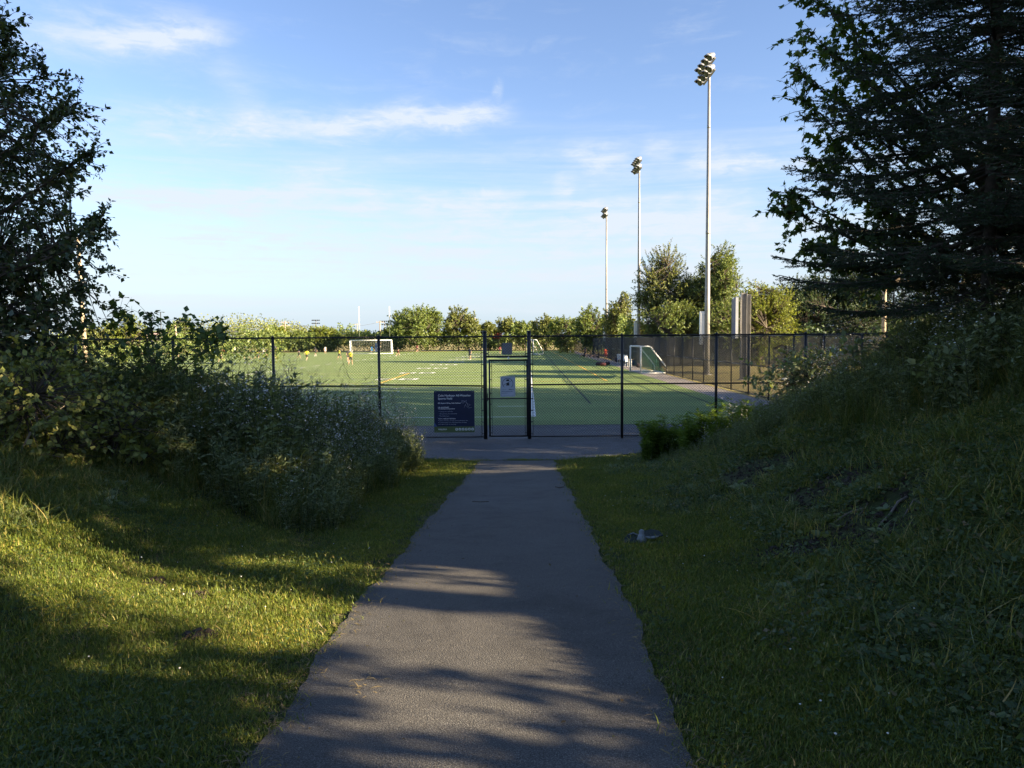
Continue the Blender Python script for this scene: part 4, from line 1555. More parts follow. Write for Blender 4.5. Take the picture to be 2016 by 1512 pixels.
# (px, top, half width px, Y, label, material, frac)
BG = [
    (1316, 486, 58, 78, 'tall thin-crowned tree with dry twigs left of the nearest light pole', L_FAR2, .80, 900, 12, True),
    (1318, 590, 54, 72, 'round dark green tree below the thin-crowned tree', L_FAR, .80, 620, 12, False),
    (1418, 464, 48, 76, 'tallest feathery tree right of the nearest light pole', L_FAR, .84, 1000, 14, True),
    (1388, 535, 60, 82, 'dense green tree behind the nearest light pole', L_FAR, .85, 620, 13, False),
    (1432, 585, 46, 70, 'bushy tree behind the scoreboard beams', L_FAR, .88, 560, 13, False),
    (1500, 545, 56, 54.5, 'bright yellow-green sunlit tree right of the scoreboard', L_FARB, .86, 900, 13, False),
    (1222, 573, 32, 100, 'feathery tree just right of the farthest light pole', L_FAR2, .86, 480, 12, True),
    (1265, 632, 26, 88, 'low bushy tree left of the middle light pole', L_FAR2, .9, 380, 12, False),
    (1168, 598, 32, 118, 'round green tree left of the farthest light pole', L_FAR, .88, 480, 12, False),
    (1118, 618, 34, 135, 'second round tree along the right edge of the field', L_FAR, .9, 420, 12, False),
    (1072, 618, 28, 160, 'pale green tree at the far right corner of the field', L_FAR2, .9, 360, 12, False),
    (1030, 628, 26, 172, 'flat-topped tree above the gate', L_FAR, .85, 340, 12, False),
    (996, 622, 22, 178, 'thin umbrella-shaped tree rising above the gate', L_FAR2, .45, 200, 9, True),
    (962, 632, 22, 172, 'small tree just left of the gate post', L_FAR2, .9, 300, 12, False),
    (903, 604, 36, 168, 'loose light green tree right of the big dark tree', L_FAR2, .9, 480, 12, True),
    (822, 598, 50, 162, 'big rounded dark green tree at the far end of the field', L_FAR, .92, 800, 13, False),
    (770, 640, 22, 175, 'small dark tree beside the big rounded tree', L_FAR, .9, 260, 12, False),
    (640, 642, 34, 172, 'bright bushy tree left of the far goal', L_FARB, .92, 420, 12, False),
    (545, 642, 30, 175, 'spiky yellow-green tree behind the players at left', L_FARB, .92, 380, 12, False),
    (590, 655, 28, 178, 'low dark tree behind the players', L_FAR, .92, 300, 12, False),
    (245, 618, 36, 95, 'rounded green tree showing above the wildflowers at left', L_FARB, .9, 460, 13, False),
    (180, 640, 34, 90, 'sunlit tree right of the leaning pole at left', L_FAR2, .9, 420, 12, False),
    (362, 616, 22, 230, 'pointed dark conifer on the hill at left', L_FAR, .92, 320, 12, False),
]
for i, (px, pt, hp, Y, lb, lm, fr, sh_, k_, lo) in enumerate(BG):
    bgtree(px, pt, hp, Y, lb, lm, 100 + i, fr, int(sh_ * (1.25 if i < 6 else 1)), k_, wide=1.36 if i < 6 else 1.2, loose=lo, gaps=6 if lo else 4, bark=None)
# the wood on the right, its shade painted in as dark leaf colour
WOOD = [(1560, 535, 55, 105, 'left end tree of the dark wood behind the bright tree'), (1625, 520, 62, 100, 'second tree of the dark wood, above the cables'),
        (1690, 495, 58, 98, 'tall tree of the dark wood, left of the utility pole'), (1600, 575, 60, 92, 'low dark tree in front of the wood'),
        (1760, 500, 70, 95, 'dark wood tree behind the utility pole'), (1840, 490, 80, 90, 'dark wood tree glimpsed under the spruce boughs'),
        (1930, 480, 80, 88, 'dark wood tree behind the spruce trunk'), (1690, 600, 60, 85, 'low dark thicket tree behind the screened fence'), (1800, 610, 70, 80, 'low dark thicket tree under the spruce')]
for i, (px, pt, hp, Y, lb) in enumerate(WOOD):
    bgtree(px, pt, hp, Y, lb, L_FARSHADE, 200 + i, .92, 620, 13, gaps=2)
# dead twiggy tree and the red shrub at far end
rsr = W(981, 655, 168)
broadleaf('red_shrub', 'small red-leaved shrub far behind the gate transom', 'shrub', (rsr.x, 163, 0), (rsr.x, 163, rsr.z - .75), (.95, .9, .45), 6, 46, .3, 9, LEAFW, .26, L_RED, 55, .05, wood=False)

# hedge mass and far wood
def mass(name, x0, x1, y, depth, hfun, n_, size, lmat, seed, yslope=0.0):
    r = np.random.default_rng(seed)
    x = r.uniform(x0, x1, n_)
    yv = y + yslope * (x - x0) + r.uniform(0, depth, n_)
    h = hfun(x)
    t_ = r.uniform(0, 1, n_) ** .55
    clump = .5 + .5 * np.sin(x * 1.9 + np.sin(x * .7) * 3)
    yv = yv + (1 - clump) * depth * .35 - t_ * 0
    z = h * t_ * (.78 + .22 * clump + .1 * np.sin(x * 5.1))
    pos = np.stack([x, yv, z], 1)
    ld = unit(r.normal(size=(n_, 3)) + np.array([0, -.3, .1]))
    ln = unit(np.array([.2, -.6, .6]) + r.normal(size=(n_, 3)) * .6)
    v, f = place_batch(LEAFW[0], LEAFW[1], pos, ld, ln, size * r.uniform(.6, 1.3, n_))
    o = link(name, np_mesh(name, [(v, f, 0)]), None, [lmat])
    return o


tag(mass('hedgerow', -78, 14, 166, 5, lambda x: 4.4 + 1.0 * np.sin(x * .31) + .7 * np.sin(x * .83 + 1) + .4 * np.sin(x * 2.1), 24000, .42, L_FAR, 31), 'unbroken leafy hedgerow along the far end of the field', 'hedge', kind='stuff')
tag(mass('wooded_hillside', -190, -55, 300, 45, lambda x: 3 + 9.5 * np.exp(-((x + 112) / 30) ** 2) + 4.0 * np.exp(-((x + 175) / 25) ** 2) + 1.0 * np.sin(x * .5), 20000, .75, L_FAR2, 33), 'low sunlit wooded hillside on the far left skyline', 'wood', kind='stuff')
tag(mass('roadside_scrub', -60, -26, 84, 4, lambda x: 2.9 + .8 * np.sin(x * .6), 4200, .35, L_FAR, 34), 'leafy scrub beyond the left side of the field', 'scrub', kind='stuff')
tag(mass('distant_wood', -220, 260, 420, 30, lambda x: 6 + 1.5 * np.sin(x * .13) + 1 * np.sin(x * .41), 9000, 2.0, L_FAR, 35), 'thin line of distant woods along the horizon', 'wood', kind='stuff')
tag(mass('understorey', 12.5, 40, 72.5, 4, lambda x: 3.2 + .7 * np.sin(x * .9), 5200, .3, L_FARSHADE, 36), 'dark undergrowth behind the windscreen fence', 'undergrowth', kind='stuff')

tag(mass('field_side_thicket', 13.2, 17.5, 82, 6, lambda x: 4.6 + (17.5 - x) * .25 + .9 * np.sin(x * 5.0) + .5 * np.sin(x * 13), 16000, .32, L_FAR, 37, yslope=20.0), 'leafy thicket along the far right side of the field', 'thicket', kind='stuff')
tag(mass('dark_thicket', 20, 62, 108, 8, lambda x: 7.0 + 1.2 * np.sin(x * .5) + .7 * np.sin(x * 1.7), 16000, .42, L_FARSHADE, 38), 'dark continuous wood behind the fence at right', 'wood', kind='stuff')
# ------------------------------------------------------------------ trees outside the frame that shade the foreground
OFF = [
    # x, y, height, crown radius, crown share
    (9.5, -2.95, 13, 3.0, 1.0, 'tall broadleaf tree behind the photographer on the right bank'),
    (14.5, -3.0, 16, 3.6, .52, 'high-crowned tree right of the path, clear trunk below'),
    (13.0, 1.2, 13, 2.4, .45, 'slim high-crowned tree right of the path'),
    (9.0, 3.25, 12, 2.1, 1.06, 'bushy tree just outside the right edge'),
    (11.5, 7.0, 14, 3.4, .92, 'dense tree outside the right edge behind the spruces'),
    (17, 10.5, 16, 4.2, .92, 'tall dense tree to the right of the cross road'),
    (22, 15.0, 16, 4.6, .94, 'tall dense tree at the right end of the fence'),
    (25, 21.5, 16, 4.6, .94, 'tall dense tree right of the field corner'),
    (27, 26.3, 15, 4.2, .94, 'tall dense tree right of the field walkway'),
    (11, -9.5, 15, 4.0, .92, 'dense tree well behind the photographer'),
    (6.6, -.24, 3.8, 1.15, 1.05, 'low bush added to block sun on the right bank beside the photographer'),  # added to keep sun off the nearest stretch of path
    (6.8, 2.95, 2.4, .9, 1.05, 'low bush added to block sun on the right bank just outside the right edge'),  # added to trim the far side of the sun streak
    (12.6, -.2, 13, 1.6, .92, 'thin-leaved tree added to dapple the sun right of the path'),  # sparse crown added to break the sun streak into dapples
    (28, 16.5, 17, 4.6, .96, 'dense tree between the road and the field corner'),
    (27, 9.4, 17, 5.0, .96, 'dense tree right of the path end'),
    (31, 12.5, 17, 5.0, .96, 'dense tree farther right of the cross road'),
    (33, 19.5, 17, 5.0, .96, 'dense tree farther right of the field corner'),
    (20, 2.5, 16, 4.2, .72, 'tall tree on the right beyond the bank'),
]
for i, (x, y, h, cr_, sh_, lb) in enumerate(OFF):
    zb = gz(x, y)
    ch = h * sh_ / 2
    broadleaf('shade_tree', lb + ', out of view', 'tree', (x, y, zb), (x, y, zb + h - ch), (cr_, cr_, ch), 18, (64 if 'thin-leaved' in lb else 900) if cr_ > 1.5 else 500, min(.8, cr_ * .25), 14, LEAFW, min(.30, cr_ * .12), L_FAR, 300 + i, .2, outer=.42, gaps=9 if i == 3 else 2, twig_r=.012, wood=False)

# ------------------------------------------------------------------ scattering (lawn, weeds) with geometry nodes
def scatter(name, protos, pts, rots, scales, index, label, cat):
    me = bpy.data.meshes.new(name)
    me.vertices.add(len(pts))
    me.vertices.foreach_set('co', np.asarray(pts, np.float32).ravel())
    for an, typ, arr, key in (('rot', 'FLOAT_VECTOR', rots, 'vector'), ('scl', 'FLOAT', scales, 'value'), ('idx', 'INT', index, 'value')):
        at = me.attributes.new(an, typ, 'POINT')
        at.data.foreach_set(key, np.ascontiguousarray(np.asarray(arr, np.int32 if typ == 'INT' else np.float32)).ravel())
    me.update()
    o = link(name, me)
    tag(o, label, cat, kind='stuff')
    pc = bpy.data.collections.new(name + '_pieces')
    for i, p in enumerate(protos):
        ob = bpy.data.objects.new('%s_piece_%02d' % (name, i), p)
        pc.objects.link(ob)
    ng = bpy.data.node_groups.new(name + '_scatter', 'GeometryNodeTree')
    ng.interface.new_socket('Geometry', in_out='INPUT', socket_type='NodeSocketGeometry')
    ng.interface.new_socket('Geometry', in_out='OUTPUT', socket_type='NodeSocketGeometry')
    N = ng.nodes
    gi, goo = N.new('NodeGroupInput'), N.new('NodeGroupOutput')
    ci = N.new('GeometryNodeCollectionInfo')
    ci.inputs['Collection'].default_value = pc
    ci.inputs['Separate Children'].default_value = True
    ci.inputs['Reset Children'].default_value = True
    ip = N.new('GeometryNodeInstanceOnPoints')
    ip.inputs['Pick Instance'].default_value = True

    def attr(an, dt):
        nd = N.new('GeometryNodeInputNamedAttribute')
        nd.data_type = dt
        nd.inputs['Name'].default_value = an
        return nd.outputs['Attribute']
    er = N.new('FunctionNodeEulerToRotation')
    L = ng.links
    L.new(gi.outputs[0], ip.inputs['Points'])
    L.new(ci.outputs[0], ip.inputs['Instance'])
    L.new(attr('idx', 'INT'), ip.inputs['Instance Index'])
    L.new(attr('rot', 'FLOAT_VECTOR'), er.inputs[0])
    L.new(er.outputs[0], ip.inputs['Rotation'])
    L.new(attr('scl', 'FLOAT'), ip.inputs['Scale'])
    L.new(ip.outputs[0], goo.inputs[0])
    md = o.modifiers.new('scatter', 'NODES')
    md.node_group = ng
    return o


def blades(n_, h, spread, width, r, lean=.5, seg=3):
    """n_ curved grass blades"""
    a = r.uniform(0, 6.283, n_)
    p = np.stack([r.normal(size=n_) * spread, r.normal(size=n_) * spread, np.zeros(n_)], 1)
    d = np.stack([np.cos(a), np.sin(a), np.zeros(n_)], 1)
    hh = h * r.uniform(.5, 1.15, n_)
    le = hh * r.uniform(.15, lean + .2, n_)
    sd = np.stack([-np.sin(a), np.cos(a), np.zeros(n_)], 1)
    rows_ = []
    for j in range(seg + 1):
        t_ = j / seg
        c = p + d * (le * t_ ** 2)[:, None] + np.array([0, 0, 1.]) * (hh * (t_ - .25 * lean * t_ ** 2))[:, None]
        w = width * (1 - t_ ** 1.6) + .0003
        rows_.append(c - sd * w / 2)
        rows_.append(c + sd * w / 2)
    V = np.stack(rows_, 1)
    m_ = V.shape[1]
    f = np.array([[2 * j, 2 * j + 1, 2 * j + 3, 2 * j + 2] for j in range(seg)])
    Ff = (f[None] + (np.arange(n_) * m_)[:, None, None]).reshape(-1, 4)
    return V.reshape(-1, 3), Ff


def pm(name, chunks, mats):
    me = np_mesh(name, chunks)
    for m in mats:
        me.materials.append(m)
    return me


r = np.random.default_rng(42)
lawn_p = [pm('tuft', [(*blades(150, .025, .075, .0030, r, 1.0, 2), 0)], [L_GRASS]) for _ in range(5)]
lawn_p += [pm('tuft', [(*blades(80, .042, .07, .0034, r, .9, 3), 0)], [L_GRASS]) for _ in range(2)]
lawn_p += [pm('fringe', [(*blades(34, .028, .018, .0032, r, .9, 2), 0)], [L_GRASS]) for _ in range(2)]


def clover(r, n_=16, spread=.06):
    p = np.stack([r.normal(size=n_) * spread, r.normal(size=n_) * spread, r.uniform(.012, .035, n_)], 1)
    p = np.repeat(p, 3, 0)
    a = np.tile(np.arange(3) * 2.094, n_) + np.repeat(r.uniform(0, 6.28, n_), 3)
    d = np.stack([np.cos(a), np.sin(a), np.full(len(a), .15)], 1)
    return place_batch(LEAFW[0] * [1.25, 1, 1], LEAFW[1], p, d, np.tile([0, 0, 1.], (len(a), 1)) + r.normal(size=(len(a), 3)) * .2, .0105)


L_CLOVER = mat_leaf('clover_leaf', [(0, (.05, .085, .03)), (.6, (.075, .125, .04)), (1, (.11, .15, .05))], .4)
L_THATCH = mat_leaf('dead_thatch', [(0, (.11, .085, .045)), (.6, (.18, .14, .07)), (1, (.26, .21, .11))], .3)
clover_p = [pm('clover', [(*clover(r), 0)], [L_CLOVER]) for _ in range(3)]
thatch_p = [pm('thatch', [(*blades(40, .022, .06, .003, r, 2.2, 2), 0)], [L_THATCH]) for _ in range(2)]
lawn_p += clover_p + thatch_p


def rosette(n_, l_, wid_leaf, r, up=.35):
    a = np.linspace(0, 6.283, n_, endpoint=False) + r.normal(size=n_) * .3
    d = np.stack([np.cos(a), np.sin(a), np.full(n_, up) + r.normal(size=n_) * .15], 1)
    return place_batch(LEAF[0] * np.array([wid_leaf, 1, 1]), LEAF[1], np.zeros((n_, 3)), d, np.tile([0, 0, 1.], (n_, 1)) + r.normal(size=(n_, 3)) * .2, l_ * r.uniform(.6, 1.1, n_))


rough_p = [pm('rough_tuft', [(*blades(34, .17, .045, .0055, r, 1.0, 4), 0)], [L_GRASS2]) for _ in range(4)]
rough_p += [pm('weed_rosette', [(*rosette(11, .10, 1.0, r), 0), (*blades(8, .12, .04, .005, r, .9, 3), 0)], [L_WEED]) for _ in range(3)]
rough_p += [pm('weed_rosette', [(*rosette(9, .075, 1.3, r, .6), 0)], [L_WEED]) for _ in range(2)]


def creeper(r, n_=44):
    p = np.stack([r.normal(size=n_) * .07, r.normal(size=n_) * .07, r.uniform(.01, .07, n_)], 1)
    a = r.uniform(0, 6.28, n_)
    return place_batch(LEAFW[0], LEAFW[1], p, np.stack([np.cos(a), np.sin(a), r.uniform(-.3, .5, n_)], 1), np.tile([0, -.2, 1.], (n_, 1)) + r.normal(size=(n_, 3)) * .4, .030 * r.uniform(.5, 1.2, n_))


L_CREEP = mat_leaf('creeper_leaf', [(0, (0.053, 0.083, 0.033)), (.6, (0.090, 0.135, 0.051)), (.9, (0.150, 0.180, 0.068)), (1, (0.240, 0.180, 0.105))], .35, patch=1.3)
rough_p += [pm('creeper', [(*creeper(r), 0)], [L_CREEP]) for _ in range(4)]
rough_p += [pm('low_tuft', [(*blades(40, .075, .05, .0045, r, 1.2, 3), 0)], [L_GRASS2]) for _ in range(2)]


def fleabane(r, h=1.0, n_st=4, flowers=16):
    ch_s, lp, ldr, lnn, fl, fln = [], [], [], [], [], []
    polys, radii = [], []
    for s_ in range(n_st):
        a = r.uniform(0, 6.28)
        hh = h * r.uniform(.7, 1.08)
        top = np.array([math.cos(a) * .16 * hh * r.uniform(.2, 1.6), math.sin(a) * .16 * hh * r.uniform(.2, 1.6), hh])
        b = np.array([math.cos(a) * .04, math.sin(a) * .04, 0])
        polys.append(bez(b[None], (b + top)[None] / 2 + np.array([0, 0, .06]), top[None], 5)[0])
        radii.append(np.linspace(.0045, .0022, 5))
        n_l = 34
        t_ = r.uniform(.05, .97, n_l)
        pts = np.stack([np.interp(t_, np.linspace(0, 1, 5), polys[-1][:, c]) for c in range(3)], 1)
        aa = r.uniform(0, 6.28, n_l)
        lp.append(pts)
        ldr.append(np.stack([np.cos(aa), np.sin(aa), r.uniform(-.1, .9, n_l)], 1))
        for q in range(flowers // n_st + 2 if flowers else 0):
            tb = r.uniform(.70, .95)
            s0 = np.array([np.interp(tb, np.linspace(0, 1, 5), polys[-1][:, c]) for c in range(3)])
            e = s0 + np.array([r.normal() * .09, r.normal() * .09, r.uniform(.04, .20)]) * h
            polys.append(bez(s0[None], ((s0 + e) / 2 + [0, 0, .02])[None], e[None], 5)[0])
            radii.append(np.linspace(.002, .0012, 5))
            fl.append(e)
            if r.uniform() < .6:
                fl.append(e + r.normal(size=3) * .022)
    v, f = tube_batch(np.array(polys), np.array(radii), 3)
    lp, ldr = np.concatenate(lp), np.concatenate(ldr)
    v2, f2 = place_batch(LEAF4[0] * np.array([.55, 1, 1]), LEAF4[1], lp, ldr, np.tile([0, 0, 1.], (len(lp), 1)) + r.normal(size=(len(lp), 3)) * .4, .105 * r.uniform(.5, 1.1, len(lp)))
    out = [(v, f, 0), (v2, f2, 1)]
    if flowers and fl:
        fl = np.array(fl)
        hexv = np.array([[math.cos(i * 1.0472), math.sin(i * 1.0472), 0] for i in range(6)] + [[0, 0, .25]])
        hexf = np.array([[i, (i + 1) % 6, 6] for i in range(6)])
        v3, f3 = place_batch(hexv, hexf, fl, unit(r.normal(size=(len(fl), 3)) * [1, 1, .2]), np.tile([0, -.25, 1.], (len(fl), 1)) + r.normal(size=(len(fl), 3)) * .35, .012 * r.uniform(.7, 1.2, len(fl)))
        out.append((v3, f3, 2))
    return out


weed_p = [pm('fleabane', fleabane(r, 1.0, 4, 26), [M_STEM, L_WEED, M_PETAL]) for _ in range(4)]
weed_p += [pm('leafy_weed', fleabane(r, .95, 5, 0), [M_STEM, L_WEED, M_PETAL]) for _ in range(3)]
weed_p += [pm('tall_grass', [(*blades(40, .85, .07, .0065, r, .8, 5), 0)], [L_GRASS2]) for _ in range(3)]


def goldenrod(r, h=.9):
    polys, radii, lp, ldr = [], [], [], []
    for s_ in range(6):
        a = r.uniform(0, 6.28)
        hh = h * r.uniform(.7, 1.1)
        top = np.array([math.cos(a) * .3 * hh * r.uniform(.2, 1.2), math.sin(a) * .3 * hh * r.uniform(.2, 1.2), hh])
        polys.append(bez(np.zeros((1, 3)), top[None] * np.array([.3, .3, .6]), top[None], 5)[0])
        radii.append(np.linspace(.004, .002, 5))
        n_l = 70
        t_ = r.uniform(.08, 1, n_l)
        lp.append(np.stack([np.interp(t_, np.linspace(0, 1, 5), polys[-1][:, c]) for c in range(3)], 1))
        aa = r.uniform(0, 6.28, n_l)
        ldr.append(np.stack([np.cos(aa), np.sin(aa), r.uniform(-.05, .7, n_l)], 1))
    v, f = tube_batch(np.array(polys), np.array(radii), 3)
    lp, ldr = np.concatenate(lp), np.concatenate(ldr)
    v2, f2 = place_batch(LEAF4[0] * np.array([.42, 1, 1]), LEAF4[1], lp, ldr, np.tile([0, 0, 1.], (len(lp), 1)) + r.normal(size=(len(lp), 3)) * .3, .13 * r.uniform(.5, 1.1, len(lp)))
    return [(v, f, 0), (v2, f2, 1)]


gold_p = [pm('goldenrod', goldenrod(r), [M_STEM, L_GOLD]) for _ in range(3)]


def left_edge(x):
    """the mown lawn ends here on the left: y beyond which tall weeds grow"""
    return np.interp(x, [-12, -5.2, -4.2, -3.0, -2.1, -1.95], [6.6, 6.9, 8.0, 7.5, 6.9, 6.7])


def weed_mask_l(x, y):
    u = x - pathc(y)
    return (u < -1.72 + .12 * np.sin(1.9 * y) - .04 * (y - 10)) & (y > left_edge(x)) & (y < 15.6 + .25 * np.sin(3 * x))


def weed_mask_r(x, y):
    u = x - pathc(y)
    edge = np.interp(y, [2, 5, 8, 11, 13, 14.2, 15.6, 17], [5.0, 4.3, 3.6, 3.1, 2.8, 2.6, 2.6, 3.2])
    return (u > edge + .2 * np.sin(2.3 * y)) & (y < 16.9 + .1 * u)


def on_ground(px, py, y0=2.3, y1=16.0):
    d = ray(px, py)
    for yy_ in np.arange(y0, y1, .02):
        p = Vector((0, 0, CAM_Z)) + d * (yy_ / d.y)
        if p.z <= gz(p.x, p.y):
            return p
    return Vector((0, 0, CAM_Z)) + d * (y1 / d.y)


DIRT = [(on_ground(1730, 1012), .62, .42), (on_ground(1480, 945), .45, .75), (on_ground(1640, 960), .5, .4), (on_ground(1560, 1090), .3, .25)]


def dirt_mask(x, y):
    m_ = np.zeros(np.shape(x), bool)
    for p, a, b_ in DIRT:
        m_ |= ((x - p.x) / a) ** 2 + ((y - p.y) / b_) ** 2 < 1 + .45 * np.sin(5 * x + 3 * y) + .3 * np.sin(13 * x - 9 * y)
    return m_


def in_frame(x, y, m=.4):
    return (np.abs(x) < .70 * y + m + 0.5)


def pts3(x, y, dz=0.0):
    return np.stack([x, y, ground(x, y) + dz], 1)


def rnd_rot(n_, r, tilt=.12):
    return np.stack([r.normal(size=n_) * tilt, r.normal(size=n_) * tilt, r.uniform(0, 6.283, n_)], 1)


# lawn: density falls with distance
r = np.random.default_rng(77)
n_try = 98000
y = 0.8 + 16.2 * r.uniform(0, 1, n_try) ** 1.7
x = r.uniform(-1, 1, n_try) * (.70 * y + 2.0)
u = x - pathc(y)
edge_d0 = np.abs(u) - hwid - np.where(u < 0, -edge_noise(y, 1.0), edge_noise(y, 4.0))
ok = edge_d0 > -.012 - .03 * (r.uniform(0, 1, n_try) < .12)
roadside = (y > 15.95)
gl_l = 16.0 + np.clip((-0.70 - x) / 1.9, 0, 9) ** (1 / .62)
gl_r = 16.0 + np.clip((x - .87) / 1.9, 0, 9) ** (1 / .8)
ok &= ~roadside | ((x < 0) & (y > 0) & (y < np.minimum(16.0 + .9, gl_l + 0) * 0 + 16.0 + np.clip(((-0.70 - x) / 1.9), 0, 1) ** 1.6 * .9)) | ((x > 0) & (y < 16.0 + np.clip((x - .87) / 1.9, 0, 1.5) ** 1.25))
rough_zone = (u > 2.0 + .35 * np.sin(1.3 * y)) | (u < -3.4)
keep = np.where(rough_zone, r.uniform(0, 1, n_try) < np.where(u > 0, .22, .45), True)
dm = dirt_mask(x, y)
keep &= ~dm | (r.uniform(0, 1, n_try) < .10)
keep &= ~(weed_mask_l(x, y) | weed_mask_r(x, y)) | (r.uniform(0, 1, n_try) < .25)
patch = .5 + .5 * np.sin(2.1 * x + 1.3 * np.sin(1.7 * y)) * np.sin(1.9 * y + x)
ok &= keep & (r.uniform(0, 1, n_try) < .55 + .45 * patch)
x, y, edge_d0 = x[ok], y[ok], edge_d0[ok]
n_ = len(x)
sc_ = r.uniform(.7, 1.25, n_) * (1 + .03 * y) * (.8 + .4 * (.5 + .5 * np.sin(3.3 * x) * np.sin(2.7 * y + 1)))
ix = r.choice(7, n_, p=[.17, .17, .17, .17, .16, .08, .08])
ix = np.where(edge_d0 < .16, r.integers(7, 9, n_), ix)
sc_ = np.where(edge_d0 < .16, np.minimum(sc_, 1.1), sc_)
cl_n = np.sin(2.9 * x + 1.1 * np.sin(2.3 * y)) * np.sin(2.4 * y - .7 * x)
ix = np.where((edge_d0 > .1) & (r.uniform(0, 1, n_) < np.clip(.10 + .35 * cl_n, .03, .5)), r.integers(9, 12, n_), ix)
ix = np.where((edge_d0 > .06) & (r.uniform(0, 1, n_) < np.clip(.10 - .25 * cl_n, .05, .3)), r.integers(12, 14, n_), ix)
scatter('lawn_grass', lawn_p, pts3(x, y, -.004), rnd_rot(n_, r, .15), sc_, ix, 'mown green lawn on both sides of the path', 'grass')

# rough bank cover
n_try = 84000
y = 1.0 + 15.8 * r.uniform(0, 1, n_try) ** 1.35
x = r.uniform(-1, 1, n_try) * (.70 * y + 2.0)
u = x - pathc(y)
ok = ((u > 1.75 + .35 * np.sin(1.3 * y)) | ((u < -3.2) & (y < left_edge(x) + .3))) & (y < 16.2)
dens_ = np.where(u > 0, np.clip((u - 1.6) / 1.2, .12, 1), np.clip((-u - 3.0) / 2.0, .06, .5))
ok &= r.uniform(0, 1, n_try) < dens_
ok &= ~dirt_mask(x, y) | (r.uniform(0, 1, n_try) < .10)
x, y = x[ok], y[ok]
n_ = len(x)
scatter('bank_ground_cover', rough_p, pts3(x, y, -.005), rnd_rot(n_, r, .2), r.uniform(.6, 1.35, n_), np.where((x > 0) & (r.uniform(0, 1, n_) < .62), r.integers(9, 15, n_), r.integers(0, 9, n_)), 'rough grass and low leafy weeds covering the banks', 'ground cover')

# tall wildflowers left
n_try = 9000
y = r.uniform(6.4, 16.0, n_try)
x = r.uniform(-9, -1.4, n_try)
ok = weed_mask_l(x, y) & in_frame(x, y, 2.0)
x, y = x[ok], y[ok]
ok = r.uniform(0, 1, len(x)) < .60
x, y = x[ok], y[ok]
n_ = len(x)
u = -(x - pathc(y))
edge_d = np.minimum(u - 1.7, y - left_edge(x))
sc_ = r.uniform(.6, 1.12, n_) * np.clip(.56 + .62 * edge_d, .46, 1.32) * np.interp(x, [-5.5, -4.3, -3.2], [.62, .86, 1.0]) * np.where((x < -3.0) & (y > 12), .85, 1.0)
clus = np.sin(1.7 * x + 2.0) * np.sin(1.3 * y + .5 * x) + .6 * np.sin(3.9 * x - 2.1 * y)
pflow = (y > 8.2) & (x > -4.0) & (r.uniform(0, 1, n_) < np.clip(.08 + .26 * clus, .01, .36))
ix = np.where(pflow, r.integers(0, 4, n_), r.integers(4, 10, n_))
sc_ = np.where(pflow, np.minimum(sc_ * .86, np.interp(x, [-4.2, -3.2, -2.4], [.70, .86, 1.0])), sc_)
scatter('wildflowers', weed_p, pts3(x, y, -.01), rnd_rot(n_, r, .10), sc_, ix, 'tall weeds with tiny white flowers covering the left bank', 'wildflowers')

# tall weeds right
n_try = 9500
y = r.uniform(3.5, 17.2, n_try)
x = r.uniform(2.2, 11.5, n_try)
ok = weed_mask_r(x, y) & in_frame(x, y, 2.0)
x, y = x[ok], y[ok]
n_ = len(x)
u = x - pathc(y)
sc_ = r.uniform(.5, 1.05, n_) * np.clip(.55 + .30 * (u - 3.0), .5, 1.0) * np.interp(y, [8, 11, 16], [.95, .68, .55])
ix = np.where(r.uniform(0, 1, n_) < .05, r.integers(0, 4, n_), r.integers(4, 10, n_))
scatter('tall_weeds', weed_p, pts3(x, y, -.01), rnd_rot(n_, r, .12), sc_, ix, 'shaded tall weeds along the top of the right bank', 'weeds')

# bright goldenrod clumps at the right toe of the bank
r = np.random.default_rng(5)


def clump(name, label, cat, cx_, cy_, rx, ry, n_, protos, smin, smax, seed):
    rr_ = np.random.default_rng(seed)
    root = empty(name, (cx_, cy_, gz(cx_, cy_)))
    tag(root, label, cat)
    allc = {}
    src = [protos[i] for i in rr_.integers(0, len(protos), n_)]
    ch_ = []
    for p in src:
        nv = len(p.vertices)
        co = np.empty(nv * 3, np.float32)
        p.vertices.foreach_get('co', co)
        co = co.reshape(-1, 3)
        a = rr_.uniform(0, 6.28)
        s_ = rr_.uniform(smin, smax)
        rr2 = math.sqrt(rr_.uniform(0, 1))
        th = rr_.uniform(0, 6.28)
        ox, oy = rx * rr2 * math.cos(th), ry * rr2 * math.sin(th)
        s_ *= 1.05 - .45 * rr2
        R2 = np.array([[math.cos(a), -math.sin(a), 0], [math.sin(a), math.cos(a), 0], [0, 0, 1]])
        co = co @ R2.T * s_ + np.array([ox, oy, gz(cx_ + ox, cy_ + oy) - gz(cx_, cy_)])
        nl = len(p.loops)
        li = np.empty(nl, np.int32)
        p.loops.foreach_get('vertex_index', li)
        lt = np.empty(len(p.polygons), np.int32)
        p.polygons.foreach_get('loop_total', lt)
        ls_ = np.empty(len(p.polygons), np.int32)
        p.polygons.foreach_get('loop_start', ls_)
        mi_ = np.empty(len(p.polygons), np.int32)
        p.polygons.foreach_get('material_index', mi_)
        for kk in np.unique(lt):
            for mm in np.unique(mi_):
                sel = (lt == kk) & (mi_ == mm)
                if not sel.any():
                    continue
                fidx = li[ls_[sel][:, None] + np.arange(kk)[None]]
                ch_.append((co, fidx, int(mm)))
    # split stems (material 0) from leaves and flowers so each is a part
    names = {0: 'stems', 1: 'foliage', 2: 'flowers'}
    for mm in (0, 1, 2):
        c_ = [(v, f, 0) for v, f, m_ in ch_ if m_ == mm]
        if c_:
            me = np_mesh(names[mm], c_)
            link(names[mm], me, root, [src[0].materials[mm]])
    return root


